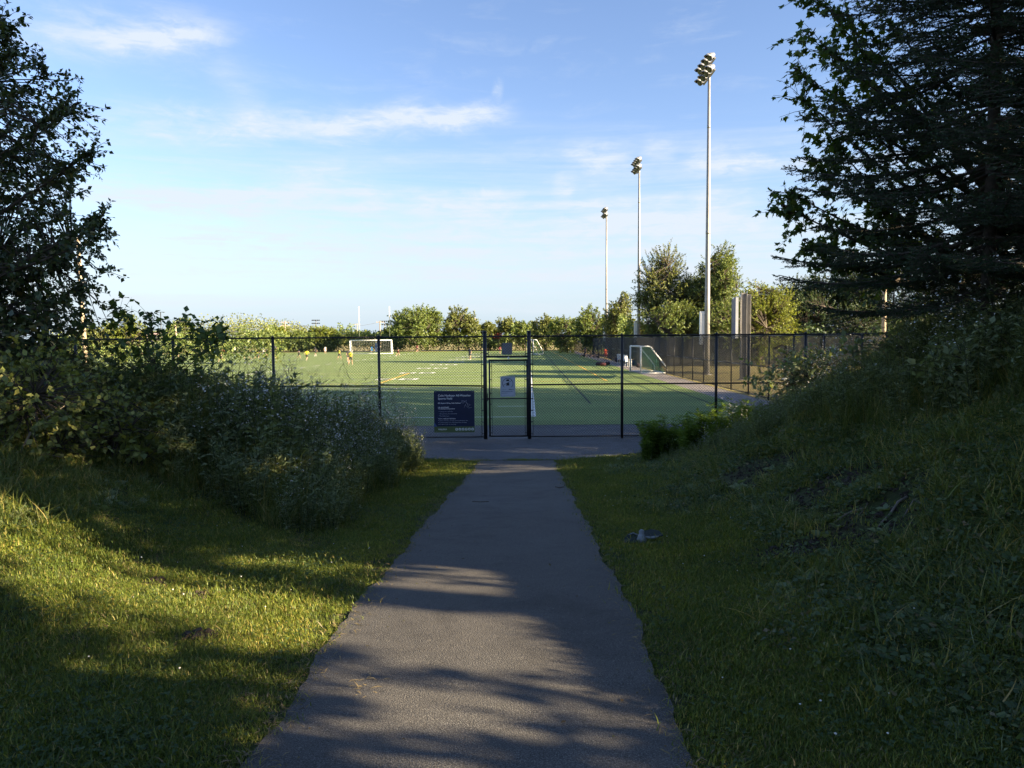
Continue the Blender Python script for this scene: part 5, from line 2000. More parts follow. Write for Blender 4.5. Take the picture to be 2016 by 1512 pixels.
clump('goldenrod_clump', 'bright feathery green plant leaning over the road edge at right', 'plant', 2.95, 15.2, .70, .5, 26, gold_p, .85, 1.2, 1)
clump('goldenrod_clump', 'broad bright green clump behind the feathery plant on the right bank', 'plant', 3.9, 14.2, .95, .8, 34, gold_p, .95, 1.4, 2)
clump('fleabane_clump', 'rounded flowering weed at the right end of the left bank, by the road', 'plant', -2.35, 13.3, .55, .6, 26, weed_p[:4], .9, 1.12, 3)
clump('fleabane_clump', 'low flowering weed in front of the rounded one, overhanging the lawn', 'plant', -2.2, 10.9, .5, .7, 20, weed_p[:4] + weed_p[4:6], .7, .95, 4)
clump('daisy_clump', 'small clump with white flowers at the foot of the left weeds', 'plant', -2.05, 7.0, .12, .1, 3, weed_p[:4], .33, .42, 6)

# crumbs of soil and dry bits on the bare patches of the right bank
r = np.random.default_rng(18)
cx2, cy2 = [], []
for p, a, b_ in DIRT:
    cx2.append(p.x + r.normal(size=420) * a * .6)
    cy2.append(p.y + r.normal(size=420) * b_ * .6)
x, y = np.concatenate(cx2), np.concatenate(cy2)
cubv = np.array([[sx_, sy_, sz_] for sx_ in (-1, 1) for sy_ in (-1, 1) for sz_ in (-1, 1)], float)
cubf = np.array([[0, 1, 3, 2], [4, 6, 7, 5], [0, 4, 5, 1], [2, 3, 7, 6], [0, 2, 6, 4], [1, 5, 7, 3]])
v, f = place_batch(cubv * [1, 1.5, .7], cubf, pts3(x, y, .004), unit(r.normal(size=(len(x), 3))), r.normal(size=(len(x), 3)), .004 + .012 * r.uniform(0, 1, len(x)) ** 3)
tag(link('soil_crumbs', np_mesh('soil_crumbs', [(v, f, 0)]), None, [M_SOIL]), 'crumbs of soil on the bare patches of the right bank', 'soil', kind='stuff')
# clover heads in the lawn
r = np.random.default_rng(8)
n_ = 150
y = 2.2 + 12 * r.uniform(0, 1, n_) ** 1.2
x = r.uniform(-1, 1, n_) * np.minimum(.68 * y, 2.9)
ok = (np.abs(x - pathc(y)) > .95) & ~weed_mask_l(x, y)
x, y = x[ok], y[ok]
n_ = len(x)
ico = np.array([[0, 0, 1], [.9, 0, .45], [.28, .85, .45], [-.72, .53, .45], [-.72, -.53, .45], [.28, -.85, .45], [0, 0, -.5]], float)
icf = np.array([[0, 1, 2], [0, 2, 3], [0, 3, 4], [0, 4, 5], [0, 5, 1], [6, 2, 1], [6, 3, 2], [6, 4, 3], [6, 5, 4], [6, 1, 5]])
p_ = pts3(x, y, .055)
v, f = place_batch(ico, icf, p_, np.tile([0, 1., 0], (n_, 1)), np.tile([0, 0, 1.], (n_, 1)), .0065 * r.uniform(.6, 1.2, n_))
tag(link('clover_flowers', np_mesh('clover_flowers', [(v, f, 0)]), None, [M_PETAL]), 'small white clover heads dotted through the lawn', 'flowers', kind='stuff')
# weeds growing in the joint between path and road
n_ = 46
x = np.concatenate([r.uniform(-.72, .9, 22), r.normal(.22, .12, 24)])
y = np.full(n_, 15.99) + r.normal(size=n_) * .02
scatter('joint_weeds', lawn_p[5:] + [rough_p[7]], pts3(x, y, .008), rnd_rot(n_, r), r.uniform(.5, 1.1, n_), r.integers(0, 3, n_), 'line of tiny weeds in the joint where path meets road', 'weeds')
tag(sheet('joint_crack', [(15.985, -.71, .88), (16.02, -.72, .89)], M_SOIL, .0165), kind='structure')

# ------------------------------------------------------------------ shrubs on the left
def shrub(name, label, base_px, Y, cc_px, cr, seed, lmat, leaf, size, shoots=220, k=10, extra=None, bark=None, droop=.25, shoot=.3, ext_n=12):
    b = W(*base_px, Y)
    b = (b.x, Y, gz(b.x, Y))
    c = W(*cc_px, Y)
    return broadleaf(name, label, 'shrub', b, (c.x, Y, c.z), cr, 9, shoots, shoot, k, leaf, size, lmat, seed, .03, outer=.5, extra=extra, ext_n=ext_n, bark=bark or M_BARK, droop=droop, twig_r=.003)


L_KNOT = mat_leaf('knotweed_leaf', [(0, (0.069, 0.115, 0.035)), (0.6, (0.110, 0.179, 0.053)), (1, (0.184, 0.241, 0.071))], .4)
shrub('broadleaf_shrub', 'arching shrub with drooping pointed leaves above the left fence', (330, 850), 9.6, (300, 715), (.70, .6, .22), 61, L_KNOT, LEAFW, .105, 26, 6,
      extra=[W(440, 655, 9.4), W(395, 640, 9.6), W(300, 625, 9.4), W(215, 615, 9.7), W(255, 628, 9.2), W(350, 632, 9.9), W(418, 662, 9.8)], droop=.45)
shrub('broadleaf_shrub', 'olive leafy shrub at the far left below the dark tree', (40, 960), 7.2, (55, 815), (.75, .7, .60), 62, L_SHRUB, LEAFW, .062, 330, 11)
shrub('broadleaf_shrub', 'dense shrub with rounded leaves right of the bare arching stem', (220, 930), 8.0, (185, 845), (.70, .6, .48), 63, L_SHRUB, LEAFW, .062, 250, 10)
shrub('broadleaf_shrub', 'low broad-leaved plants catching the sun patch on the left bank', (270, 920), 7.9, (262, 890), (.36, .3, .20), 64, L_SHRUB, LEAFW, .10, 46, 7)
shrub('broadleaf_shrub', 'dark leafy shrub under the tree at the left edge', (-60, 900), 8.4, (10, 690), (1.0, .8, .8), 65, L_LEFT, LEAFW, .085, 260, 11)
shrub('broadleaf_shrub', 'leafy bush below the spruce boughs on the right bank', (1830, 760), 9.5, (1840, 700), (1.0, .7, .55), 66, L_WEED, LEAFW, .085, 260, 10)
shrub('broadleaf_shrub', 'rounded bush behind the right weeds near the fence', (1580, 760), 14.0, (1590, 745), (1.1, .7, .55), 67, L_WEED, LEAFW, .09, 240, 10)
shrub('broadleaf_shrub', 'bush at the right edge beneath the nearest spruce', (1960, 820), 7.0, (1985, 745), (.7, .6, .5), 68, L_WEED, LEAFW, .08, 200, 10)
# bare arching stem
b = W(8, 945, 6.9)
b.z = gz(b.x, 6.9) - .03
mb = MB().tube([b, W(40, 890, 6.9), W(62, 850, 6.95), W(95, 820, 7.0), W(132, 796, 7.1)], [.014, .012, .010, .007, .004], 7)
mb.tube([W(34, 905, 6.9), W(70, 890, 6.9), W(120, 900, 6.95)], [.007, .006, .003], 6)
tag(mb.build('bare_stem', M_BARK_P, None, True), 'bare curved grey stem rising from the left lawn edge', 'branch')
# umbels of wild carrot standing above the weeds
def umbel(px, py, Y, size, label, back=False):
    p = W(px, py, Y)
    bx_ = p.x + .04
    g = gz(bx_, Y + .1)
    root = empty('wild_carrot', (bx_, Y + .1, g))
    tag(root, label, 'flower', 'wild carrot umbels')
    o = Vector((bx_, Y + .1, g))
    top = p - o
    st = MB().tube([(0, 0, 0), (0.01, -.03, top.z * .55), top * .93 + Vector((0, 0, 0)), top], [.004, .0035, .003, .003], 6)
    st.build('stem', M_STEM, root)
    hd = MB()
    rr_ = random.Random(int(px))
    for i in range(26):
        a = rr_.uniform(0, 6.28)
        q = math.sqrt(rr_.uniform(0, 1)) * size
        e = top + Vector((math.cos(a) * q, math.sin(a) * q, .03 + .012 * rr_.random() - .25 * q * q / size))
        hd.tube([top, e], .0012, 3)
        hd.lathe(e, (0, 0, 1), [(0, .002), (.003, size * .17), (.007, size * .15), (.010, .002)], 6)
    hd.build('umbel', M_PETAL if not back else M_STEM, root)


umbel(293, 622, 9.0, .050, 'tall umbel seed head against the sky left of the T-shaped lamp', True)
umbel(286, 641, 9.0, .032, 'smaller umbel head just below the tall one at left', True)
umbel(1710, 676, 9.8, .055, 'pale flat umbel flower high on the right bank')
umbel(1730, 724, 8.6, .065, 'largest pale umbel flower among the right weeds')
umbel(1545, 750, 12.0, .05, 'thin pale umbel flower at the left end of the right weeds')
umbel(1688, 718, 9.5, .04, 'small umbel flower beside the largest one')


def yflower(px, py, Y, label):
    p = W(px, py, Y)
    g = gz(p.x, Y)
    root = empty('yellow_flower', (p.x, Y, g))
    tag(root, label, 'flower', 'yellow flowers on the right bank')
    h = max(.15, p.z - g)
    MB().tube([(0, 0, 0), (.01, 0, h * .6), (0, 0, h)], .003, 5).build('stem', M_STEM, root)
    hd = MB()
    for i in range(8):
        a = i * .785
        d = Vector((math.cos(a), math.sin(a) * .6 - .1, .35 * math.sin(a) + .3))
        s_ = Vector((-math.sin(a), math.cos(a) * .6, 0)) * .008
        c = Vector((0, 0, h))
        hd.add([c, c + d * .014 + s_, c + d * .028, c + d * .014 - s_], [(0, 1, 2, 3)])
    hd.lathe((0, 0, h - .003), (0, 0, 1), [(0, .006), (.006, .007), (.011, .002)], 7)
    hd.build('petals', M_PETAL_Y, root)


for px, py, Y, lb in ((1905, 780, 6.6, 'yellow flower nearest the path on the right bank'), (1930, 772, 6.9, 'yellow flower second from the path on the right bank'), (1990, 727, 7.4, 'upper yellow flower by the spruce trunk'),
                      (1994, 740, 7.3, 'lower yellow flower of the pair by the spruce trunk'), (1922, 728, 7.8, 'faint yellow flower left of the spruce trunk'), (1982, 777, 6.6, 'yellow flower at the right edge below the trunk')):
    yflower(px, py, Y, lb)
# pale thin trunk behind the bushes
pt = W(1857, 625, 15)
mb = MB().tube([(0, 0, 0), (.03, 0, 1.4), (0, 0, pt.z - gz(pt.x, 15) + .0)], [.05, .045, .035], 8)
o = mb.build('wooden_post', M_BARK_P, None, True)
o.location = (pt.x, 15, gz(pt.x, 15))
tag(o, 'pale thin wooden post standing behind the bushes at right', 'post')

# ------------------------------------------------------------------ roots, soil, litter
def root_stick(pxs, r0, label, lift=.02):
    pts = []
    for i, (a, b_) in enumerate(pxs):
        p = on_ground(a, b_)
        p.z += lift + .015 * (i % 2)
        pts.append(p)
    tag(MB().tube(pts, list(np.linspace(r0, r0 * .4, len(pts))), 6).build('exposed_root', M_ROOT, None, True), label, 'root', 'exposed roots on the right bank')


root_stick([(1786, 984), (1768, 998), (1752, 1018), (1738, 1036), (1716, 1058)], .011, 'longest exposed root crossing the bare soil of the right bank')
root_stick([(1802, 990), (1815, 1003), (1830, 1018)], .009, 'short exposed root forking right on the bare soil')
root_stick([(1800, 990), (1790, 1010), (1778, 1024)], .010, 'crooked exposed root between the other two')
root_stick([(1700, 1006), (1672, 1018), (1640, 1034)], .010, 'dark exposed root low on the left of the bare soil')
root_stick([(1708, 996), (1702, 1012), (1690, 1020)], .006, 'twig-thin exposed root above the dark one')


def soil_heap(px, py, rx, ry, h, label, seed):
    p = on_ground(px, py)
    rr_ = random.Random(seed)
    mb = MB()
    for i in range(46):
        a = rr_.uniform(0, 6.28)
        q = math.sqrt(rr_.random())
        ox, oy = rx * q * math.cos(a), ry * q * math.sin(a)
        s_ = rr_.uniform(.010, .028) * (1.2 - .5 * q)
        z = gz(p.x + ox, p.y + oy) - p.z + h * (1 - q * q) * rr_.uniform(.5, 1)
        R3 = Euler((rr_.random() * 3, rr_.random() * 3, rr_.random() * 3)).to_matrix()
        mb.box((ox, oy, z), (s_ * 1.6, s_ * 1.2, s_), 0, R3)
    # mound body under the clods
    ring = []
    for j, (q, hh) in enumerate(((1.0, -.01), (.7, h * .5), (.35, h * .9))):
        for i in range(10):
            a = i * .628
            ring.append((rx * q * math.cos(a), ry * q * math.sin(a), hh + gz(p.x + rx * q * math.cos(a), p.y + ry * q * math.sin(a)) - p.z))
    ring.append((0, 0, h))
    fs = [(j * 10 + i, j * 10 + (i + 1) % 10, (j + 1) * 10 + (i + 1) % 10, (j + 1) * 10 + i) for j in range(2) for i in range(10)]
    fs += [(20 + i, 20 + (i + 1) % 10, 30) for i in range(10)]
    mb.add(ring, fs)
    o = mb.build('soil_heap', M_SOIL)
    o.location = p
    tag(o, label, 'soil', 'small heaps of dug soil on the left lawn')


soil_heap(388, 1258, .10, .07, .035, 'dark clod of dug soil at the lower edge of the sunlit grass', 1)
soil_heap(390, 1178, .13, .09, .03, 'low bare soil scrape above the sunlit grass strip', 2)
soil_heap(310, 1150, .09, .07, .03, 'small bare soil scrape on the left among sun patches', 3)

# crumpled litter on the right lawn
lp_ = on_ground(1262, 1072)
lit = empty('litter', (lp_.x, lp_.y, lp_.z + .02))
tag(lit, 'crumpled dark litter with a pale grey middle lying on the right lawn', 'litter')
M_LITD = mat_simple('dark_green_cloth', (.012, .020, .012), .6, 0, .4, 20)
M_LITG = mat_simple('grey_plastic', (.17, .19, .20), .45, 0, .25, 30)


def wing(pts, name, mat, th=.006):
    mb = MB()
    n_ = len(pts)
    mb.add(pts, [(0, i, i + 1) for i in range(1, n_ - 1)])
    o = mb.build(name, mat, lit)
    o.modifiers.new('solid', 'SOLIDIFY').thickness = th
    return o


wing([(.0, 0, .05), (.04, .07, .075), (.10, .09, .08), (.16, .07, .075), (.185, .0, .05), (.10, -.03, .045), (.04, -.03, .04)], 'right_flap', M_LITD)
wing([(-.02, 0, .05), (-.06, .05, .07), (-.10, .045, .06), (-.15, .0, .02), (-.14, -.05, .01), (-.06, -.06, .01), (-.02, -.04, .03)], 'left_flap', M_LITD)
MB().lathe((-.005, -.05, .005), (.12, .55, .85), [(0, .03), (.03, .042), (.06, .030), (.085, .022), (.10, .026), (.115, .012)], 9).build('grey_middle', M_LITG, lit, True)
MB().tube([(.02, -.02, .05), (.07, -.035, .045), (.10, -.045, .05), (.14, -.03, .055)], [.006, .010, .013, .005], 6).build('grey_rib', M_LITG, lit, True)
MB().tube([(-.02, .01, .055), (-.06, .03, .07), (-.10, .03, .055)], [.006, .006, .003], 6).build('grey_rib', M_LITG, lit, True)

# dead leaf bits on the path
def twig_on_path(pxs, label, r_=.004):
    pts = []
    for a, b_ in pxs:
        p = on_ground(a, b_, 2.4)
        p.z += .018
        pts.append(p)
    tag(MB().tube(pts, r_, 5).build('twig', M_ROOT), label, 'twig')


twig_on_path([(1094, 961), (1100, 963), (1110, 961)], 'dark twig near the right edge of the path by the road', .012)
twig_on_path([(930, 990), (945, 991), (962, 990)], 'thin dark stick lying across the middle of the path', .006)
r = np.random.default_rng(4)
for cx_, cy_, nn_, lb in ((712, 1356, 26, 'scatter of dry clippings on the lower left of the path'),):
    p = on_ground(cx_, cy_, 2.3)
    ps = np.stack([p.x + r.normal(size=nn_) * .035, p.y + r.normal(size=nn_) * .06, np.full(nn_, p.z + .016)], 1)
    v, f = place_batch(LEAF4[0] * [.3, 1, 1], LEAF4[1], ps, unit(r.normal(size=(nn_, 3)) * [1, 1, .1]), np.tile([0, 0, 1.], (nn_, 1)), .045)
    tag(link('dry_clippings', np_mesh('dry_clippings', [(v, f, 0)]), None, [mat_simple('dry_grass', (.22, .17, .09), .9)]), lb, 'clippings', kind='stuff')
n_ = 170
y = 2.4 + 13 * r.uniform(0, 1, n_) ** 1.5
x = pathc(y) + np.sign(r.normal(size=n_)) * hwid * r.uniform(0, 1, n_) ** .45
ps = pts3(x, y, .0155)
v, f = place_batch(LEAFW[0], LEAFW[1], ps, unit(r.normal(size=(n_, 3)) * [1, 1, .1]), np.tile([0, 0, 1.], (n_, 1)) + r.normal(size=(n_, 3)) * .15, .022 * r.uniform(.4, 1.2, n_))
tag(link('path_leaf_litter', np_mesh('path_leaf_litter', [(v, f, 0)]), None, [mat_leaf('brown_leaf', [(0, (.06, .045, .025)), (.6, (.12, .085, .04)), (1, (.10, .11, .04))], .2)]), 'small dead leaves and bits lying on the path', 'leaf litter', kind='stuff')
# straw-coloured clippings along the path edges
n_ = 1500
y = 2.3 + 13 * r.uniform(0, 1, n_) ** 1.7
sd = np.where(r.uniform(0, 1, n_) < .6, -1, 1)
x = pathc(y) + sd * (hwid + r.normal(size=n_) * .05 - .02)
ps = pts3(x, y, .02)
v, f = place_batch(LEAF4[0] * [.22, 1, 1], LEAF4[1], ps, unit(r.normal(size=(n_, 3)) * [1, 1, .15]), np.tile([0, 0, 1.], (n_, 1)) + r.normal(size=(n_, 3)) * .2, .05 * r.uniform(.5, 1.2, n_))
tag(link('edge_clippings', np_mesh('edge_clippings', [(v, f, 0)]), None, [mat_leaf('straw', [(0, (.12, .10, .05)), (1, (.26, .2, .11))], .2)]), 'dry grass clippings along both edges of the path', 'clippings', kind='stuff')

# ------------------------------------------------------------------ people
SKINM = mat_simple('skin', (.48, .30, .21), .6)
HAIRM = mat_simple('dark_hair', (.05, .035, .025), .6)
SHOEM = mat_simple('white_shoe', (.55, .55, .55), .6)


def cloth(name, c):
    return mat_simple('cloth_' + name, c, .85, 0, .12, 10)


CL = {'red': cloth('red', (.62, .05, .04)), 'yellow': cloth('yellow', (.66, .62, .04)), 'navy': cloth('navy', (.025, .03, .055)), 'dark': cloth('dark', (.03, .03, .035)),
      'purple': cloth('purple', (.26, .12, .50)), 'white': cloth('white', (.68, .68, .68)), 'blue': cloth('blue', (.02, .22, .52)), 'grey': cloth('grey', (.22, .23, .26)), 'maroon': cloth('maroon', (.18, .04, .05)), 'orange': cloth('orange', (.75, .12, .06))}
BONES = [('pelvis', 'spine'), ('spine', 'chest'), ('chest', 'neck'), ('neck', 'head'), ('head', 'crown'),
         ('chest', 'shL'), ('shL', 'elL'), ('elL', 'haL'), ('haL', 'fiL'), ('chest', 'shR'), ('shR', 'elR'), ('elR', 'haR'), ('haR', 'fiR'),
         ('pelvis', 'hipL'), ('hipL', 'knL'), ('knL', 'anL'), ('anL', 'toL'), ('pelvis', 'hipR'), ('hipR', 'knR'), ('knR', 'anR'), ('anR', 'toR')]
RADII = {'pelvis': .135, 'spine': .125, 'chest': .135, 'neck': .055, 'head': .085, 'crown': .075, 'shL': .062, 'elL': .042, 'haL': .03, 'fiL': .022,
         'hipL': .095, 'knL': .058, 'anL': .04, 'toL': .034}
# facing -Y; x to the figure's left is +X
STAND = dict(pelvis=(0, 0, .95), spine=(0, 0, 1.17), chest=(0, .01, 1.37), neck=(0, 0, 1.50), head=(0, -.02, 1.62), crown=(0, -.01, 1.71),
             shL=(.18, .01, 1.42), elL=(.25, .03, 1.15), haL=(.24, -.08, .93), fiL=(.23, -.11, .84), shR=(-.18, .01, 1.42), elR=(-.25, .03, 1.15), haR=(-.24, -.06, .93), fiR=(-.23, -.08, .84),
             hipL=(.10, 0, .90), knL=(.12, -.02, .50), anL=(.13, .03, .09), toL=(.15, -.12, .04), hipR=(-.10, 0, .90), knR=(-.12, -.02, .50), anR=(-.13, .03, .09), toR=(-.15, -.12, .04))
RUN = dict(STAND, spine=(0, -.06, 1.15), chest=(0, -.12, 1.34), neck=(0, -.17, 1.46), head=(0, -.22, 1.57), crown=(0, -.23, 1.66),
           shL=(.18, -.10, 1.38), elL=(.24, .12, 1.18), haL=(.20, .05, .98), fiL=(.19, -.01, .92), shR=(-.18, -.13, 1.38), elR=(-.24, -.22, 1.13), haR=(-.18, -.42, 1.22), fiR=(-.16, -.50, 1.26),
           knL=(.11, -.30, .66), anL=(.11, -.18, .28), toL=(.12, -.32, .20), knR=(-.11, .12, .50), anR=(-.12, .42, .22), toR=(-.12, .42, .07))
RUN2 = dict(STAND, spine=(0, -.03, 1.16), chest=(0, -.06, 1.36), neck=(0, -.09, 1.48), head=(0, -.12, 1.60), crown=(0, -.12, 1.69),
            elL=(.27, -.14, 1.18), haL=(.20, -.32, 1.10), fiL=(.18, -.40, 1.1), elR=(-.27, .16, 1.18), haR=(-.28, .10, .96), fiR=(-.28, .05, .88),
            knL=(.14, .05, .50), anL=(.18, .22, .10), toL=(.19, .10, .04), knR=(-.14, -.18, .52), anR=(-.16, -.26, .10), toR=(-.17, -.40, .05))
LUNGE = dict(STAND, pelvis=(0, 0, .82), spine=(0, -.12, 1.0), chest=(0, -.24, 1.15), neck=(0, -.33, 1.24), head=(0, -.41, 1.32), crown=(0, -.47, 1.38),
             shL=(.18, -.24, 1.18), elL=(.30, -.34, .98), haL=(.34, -.50, .88), fiL=(.34, -.58, .86), shR=(-.18, -.24, 1.18), elR=(-.30, -.08, 1.0), haR=(-.38, .02, .84), fiR=(-.40, .05, .77),
             hipL=(.10, 0, .78), hipR=(-.10, 0, .78), knL=(.14, -.36, .56), anL=(.15, -.30, .10), toL=(.16, -.44, .05), knR=(-.14, .30, .48), anR=(-.16, .66, .16), toR=(-.16, .60, .04))
SIT = dict(STAND, pelvis=(0, 0, .18), spine=(0, .03, .40), chest=(0, .02, .60), neck=(0, -.02, .73), head=(0, -.05, .84), crown=(0, -.05, .93),
           shL=(.18, .02, .65), elL=(.27, -.08, .42), haL=(.17, -.28, .36), fiL=(.14, -.35, .36), shR=(-.18, .02, .65), elR=(-.27, -.08, .42), haR=(-.17, -.28, .36), fiR=(-.14, -.35, .36),
           hipL=(.10, -.04, .14), knL=(.20, -.38, .40), anL=(.14, -.62, .09), toL=(.15, -.76, .06), hipR=(-.10, -.04, .14), knR=(-.20, -.36, .40), anR=(-.14, -.60, .09), toR=(-.15, -.74, .06))
POSES = {'stand': STAND, 'run': RUN, 'run2': RUN2, 'lunge': LUNGE, 'sit': SIT}
SLOT = {'spine': 0, 'chest': 0, 'neck': 3, 'head': 3, 'crown': 4}


def bone_mat(a, b):
    if (a, b) in (('pelvis', 'spine'), ('spine', 'chest'), ('chest', 'neck')) or b in ('shL', 'shR') or b in ('elL', 'elR'):
        return 0
    if b in ('hipL', 'hipR'):
        return 1
    if b in ('knL', 'knR'):
        return 6      # thigh: shorts on the upper part
    if b in ('toL', 'toR'):
        return 5
    if b == 'crown':
        return 4
    return 3


body_mesh = {}
tmp = []
for nm, P in POSES.items():
    names_ = list(P.keys())
    me = bpy.data.meshes.new('skeleton')
    me.from_pydata([P[k_] for k_ in names_], [(names_.index(a), names_.index(b_)) for a, b_ in BONES], [])
    o = bpy.data.objects.new('skeleton', me)
    COL.objects.link(o)
    sk = o.modifiers.new('skin', 'SKIN')
    sk.use_smooth_shade = True
    sv = me.skin_vertices[0].data
    for i, k_ in enumerate(names_):
        q = RADII.get(k_, RADII.get(k_[:-1] + 'L', .05))
        sv[i].radius = (q, q * (.78 if k_ in ('chest', 'spine', 'pelvis') else 1))
        sv[i].use_root = (k_ == 'pelvis')
    o.modifiers.new('sub', 'SUBSURF').levels = 1
    tmp.append((nm, o, P))
# lettering is set here too so that one update serves both
txt_tmp = []
for (parent, body, size, loc, mat, bold, align, name, xs) in TEXTS:
    cu = bpy.data.curves.new('lettering', 'FONT')
    cu.body = body
    cu.size = size
    cu.offset = bold
    cu.extrude = .0003
    cu.align_x = align
    o = bpy.data.objects.new('lettering', cu)
    COL.objects.link(o)
    txt_tmp.append((o, parent, loc, mat, name, xs))
dg = bpy.context.evaluated_depsgraph_get()
dg.update()
for nm, o, P in tmp:
    me = bpy.data.meshes.new_from_object(o.evaluated_get(dg))
    me.name = 'person_' + nm
    cs = np.empty(len(me.polygons) * 3)
    me.polygons.foreach_get('center', cs)
    cs = cs.reshape(-1, 3)
    best = np.full(len(cs), 9.0)
    mi_ = np.zeros(len(cs), int)
    for a, b_ in BONES:
        pa, pb = np.array(P[a]), np.array(P[b_])
        ab = pb - pa
        t_ = np.clip(((cs - pa) @ ab) / (ab @ ab), 0, 1)
        dd = np.linalg.norm(cs - (pa + t_[:, None] * ab), axis=1) - .5 * RADII.get(a, RADII.get(a[:-1] + 'L', .05))
        m_ = np.full(len(cs), bone_mat(a, b_))
        m_ = np.where(m_ == 6, np.where(t_ < .72, 1, 3), m_)
        if b_ in ('elL', 'elR'):
            m_ = np.where(t_ < .75, 0, 3)
        if b_ in ('anL', 'anR'):
            m_ = np.where(t_ > .45, 2, 3)
        upd = dd < best
        best = np.where(upd, dd, best)
        mi_ = np.where(upd, m_, mi_)
    # hair: back and top of the head
    hd, cr2 = np.array(P['head']), np.array(P['crown'])
    nh_ = np.linalg.norm(cs - (hd + cr2) / 2, axis=1) < .17
    mi_ = np.where(nh_ & ((cs[:, 1] > hd[1] + .0) | (cs[:, 2] > cr2[2] + .0)), 4, mi_)
    me.polygons.foreach_set('use_smooth', np.ones(len(cs), bool))
    me.materials.clear()
    for _ in range(6):
        me.materials.append(SKINM)
    me.polygons.foreach_set('material_index', np.clip(mi_, 0, 5).astype(np.int32))
    body_mesh[nm] = me
    md_ = o.data
    bpy.data.objects.remove(o, do_unlink=True)
for o, parent, loc, mat, name, xs in txt_tmp:
    me = bpy.data.meshes.new_from_object(o.evaluated_get(dg))
    bpy.data.objects.remove(o, do_unlink=True)
    me.materials.clear()
    lo_ = link(name, me, parent, [mat])
    lo_.location = loc
    lo_.rotation_euler = (rad(90), 0, 0)
    lo_.scale = (xs, 1, 1)


def person(px, py_base, pose, hpx, rz, shirt, shorts, label, socks=None, hair=None, group='players on the field', at=None):
    p = Vector(at) if at else G(px, py_base)
    o = bpy.data.objects.new('person', body_mesh[pose])
    COL.objects.link(o)
    dist = p.y
    full = {'stand': 1.77, 'run': 1.72, 'run2': 1.75, 'lunge': 1.45, 'sit': 1.0}[pose]
    s_ = hpx / F * dist / full if hpx else 1.0
    s_ = min(max(s_, .82), 1.05)
    o.scale = (s_,) * 3
    o.location = (p.x, p.y, .018)
    o.rotation_euler = (0, 0, rad(rz))
    for i, m_ in enumerate((CL[shirt], CL[shorts], CL[socks] if socks else SKINM, SKINM, hair or HAIRM, SHOEM)):
        o.material_slots[i].link = 'OBJECT'
        o.material_slots[i].material = m_
    tag(o, label, 'person', group)
    return o


person(440, 699, 'stand', 18, 20, 'red', 'red', 'person in a red shirt standing at the far left of the field', 'red')
person(434, 714, 'run2', 25, 160, 'yellow', 'dark', 'person in a yellow top half hidden by the left wildflowers')
person(462, 699, 'run2', 17, 60, 'white', 'dark', 'person in a white and dark kit right of the red shirt')
person(486, 709, 'lunge', 17, -80, 'dark', 'dark', 'person in dark kit lunging low at the left of the field')
person(506, 708.5, 'run', 20, 95, 'yellow', 'dark', 'person in a yellow top running left behind the lunging player')
person(519, 697.5, 'stand', 15, 0, 'grey', 'white', 'pale distant person standing left of the purple shirt')
person(524.5, 704, 'run2', 19, 100, 'dark', 'dark', 'person in dark kit walking just in front of the pale distant person')
person(542, 697, 'stand', 17, 170, 'purple', 'white', 'person in a purple shirt and white shorts by the fence post')
person(541.5, 711, 'run2', 20, 10, 'dark', 'dark', 'person mostly hidden behind the fence post, lower than the purple shirt')
person(589, 706, 'run2', 19, -60, 'navy', 'dark', 'person in navy kit jogging left of the middle yellow player')
person(604, 712, 'run', 24, 170, 'yellow', 'dark', 'person in a yellow top running, middle of the field')
person(621.5, 702.5, 'run2', 19, -100, 'dark', 'dark', 'person with dark shirt and white sleeves right of the middle yellow player', 'white')
person(640.5, 697, 'stand', 14, 20, 'white', 'white', 'pale distant person between the midfield players and the goal')
person(668, 709, 'run2', 19, 150, 'yellow', 'dark', 'person in a yellow top left of the far goal, farther of two')
person(690, 719, 'run2', 28, 175, 'yellow', 'dark', 'largest yellow-topped person, running in front of the far goal')
person(685, 712, 'stand', 24, 60, 'dark', 'dark', 'person in dark kit close behind the largest yellow player')
person(732, 697, 'stand', 17, 10, 'blue', 'blue', 'goalkeeper in bright blue standing in the far goal', 'blue')
person(784, 702, 'run2', 19, -40, 'dark', 'maroon', 'person in dark kit just right of the far goal')
person(821, 693.5, 'stand', 15, 0, 'maroon', 'dark', 'tiny distant person in front of the big dark tree')
person(925, 709, 'stand', 25, -30, 'navy', 'navy', 'person in navy standing alone left of the gate')
person(984, 698, 'run2', 16, 40, 'maroon', 'dark', 'person in dark red seen through the panel above the gate')
person(1192, 711, 'run2', 26, 170, 'orange', 'maroon', 'person in an orange-red shirt walking on the right walkway')
# seated group and kit in the shade of the side fence
for i, (px, py, rz, c, lb) in enumerate(((1151, 704, 70, 'navy', 'leftmost seated person in the dark group by the side fence'), (1163, 705, 80, 'dark', 'second seated person in the dark group by the side fence'),
                                         (1171, 706, 95, 'navy', 'third seated person in the dark group by the side fence'), (1179, 706.5, 60, 'dark', 'rightmost seated person in the dark group by the side fence'))):
    person(px, py, 'sit', 0, rz + 180, c, 'dark', lb, group='people seated by the side fence')
person(1152, 703, 'stand', 20, 200, 'navy', 'navy', 'person in navy standing behind the seated group by the side fence', group='people seated by the side fence')


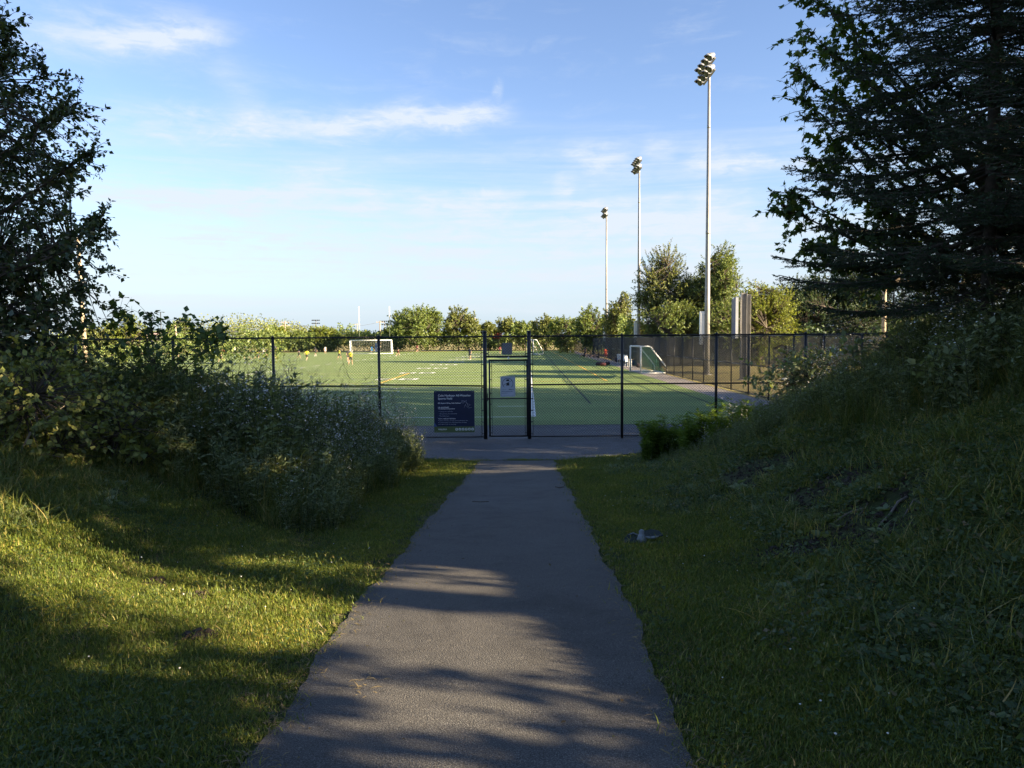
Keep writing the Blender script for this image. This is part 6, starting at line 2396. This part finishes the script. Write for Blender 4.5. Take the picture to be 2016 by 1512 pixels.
def bag(px, py, w, h, d, label, mat, rz=0.0):
    p = G(px, py)
    root = empty('sports_bag', (p.x, p.y, .018), rz)
    tag(root, label, 'bag', 'sports bags beside the pitch')
    mb = MB()
    prof = [(0, .35), (.06, .8), (.2, 1.0), (.8, 1.0), (.94, .8), (1, .35)]
    mb.tube([(-w / 2 + w * a, 0, h * .48) for a, q in prof], [h * .48 * q for a, q in prof], 10)
    mb.build('bag_body', mat, root, True)
    for s_ in (-.15, .15):
        MB().tube([(w * s_ - .05, 0, h * .85), (w * s_ - .03, -.03, h * 1.15), (w * s_ + .03, -.03, h * 1.15), (w * s_ + .05, 0, h * .85)], .012, 5).build('handle', M_CABLE, root)


M_BAGD = mat_simple('dark_bag_cloth', (.05, .035, .04), .8, 0, .3, 14)
M_BAGB = mat_simple('blue_bag_cloth', (.03, .07, .16), .8, 0, .3, 14)
bag(1179, 720, .62, .34, .4, 'dark sports bag at the left end of the row on the turf edge', M_BAGD, .2)
bag(1187, 721, .6, .34, .4, 'dark reddish sports bag, second in the row', mat_simple('maroon_bag', (.10, .03, .035), .8), -.2)
bag(1196, 719, .55, .32, .4, 'dark bag behind the others on the turf edge', M_BAGD, .6)
bag(1215, 713, .6, .5, .4, 'black round bag left of the white chairs', M_BAGD, 1.0)
bag(1247, 720, .7, .5, .4, 'blue bag right of the white chairs', M_BAGB, .3)
bag(1259, 724, .6, .4, .4, 'dark bag beside the portable goal post', M_BAGD, .2)


def chair(px, py, rz, label, mat):
    p = G(px, py)
    root = empty('plastic_chair', (p.x, p.y, .018), rz)
    tag(root, label, 'chair', 'white chairs by the side walkway')
    MB().box((0, 0, .44), (.46, .44, .04)).build('seat', mat, root)
    MB().box((0, .22, .72), (.46, .04, .5), 0, Matrix.Rotation(-.12, 3, 'X')).build('backrest', mat, root)
    for a in (-.2, .2):
        for b_ in (-.19, .19):
            MB().tube([(a * 1.1, b_ * 1.1, 0), (a, b_, .43)], .022, 6).build('leg', mat, root)
        MB().box((a * 1.12, -.02, .64), (.05, .40, .035)).build('armrest', mat, root)
        MB().tube([(a * 1.12, -.2, .43), (a * 1.12, -.2, .63)], .018, 6).build('arm_support', mat, root)


chair(1221, 716, .3, 'white plastic chair, leftmost behind the fence post', M_WHITE)
chair(1229, 719, -.4, 'white plastic chair in the middle, turned to the pitch', M_WHITE)
chair(1237, 722.5, .9, 'white plastic chair nearest the portable goal', M_WHITE)
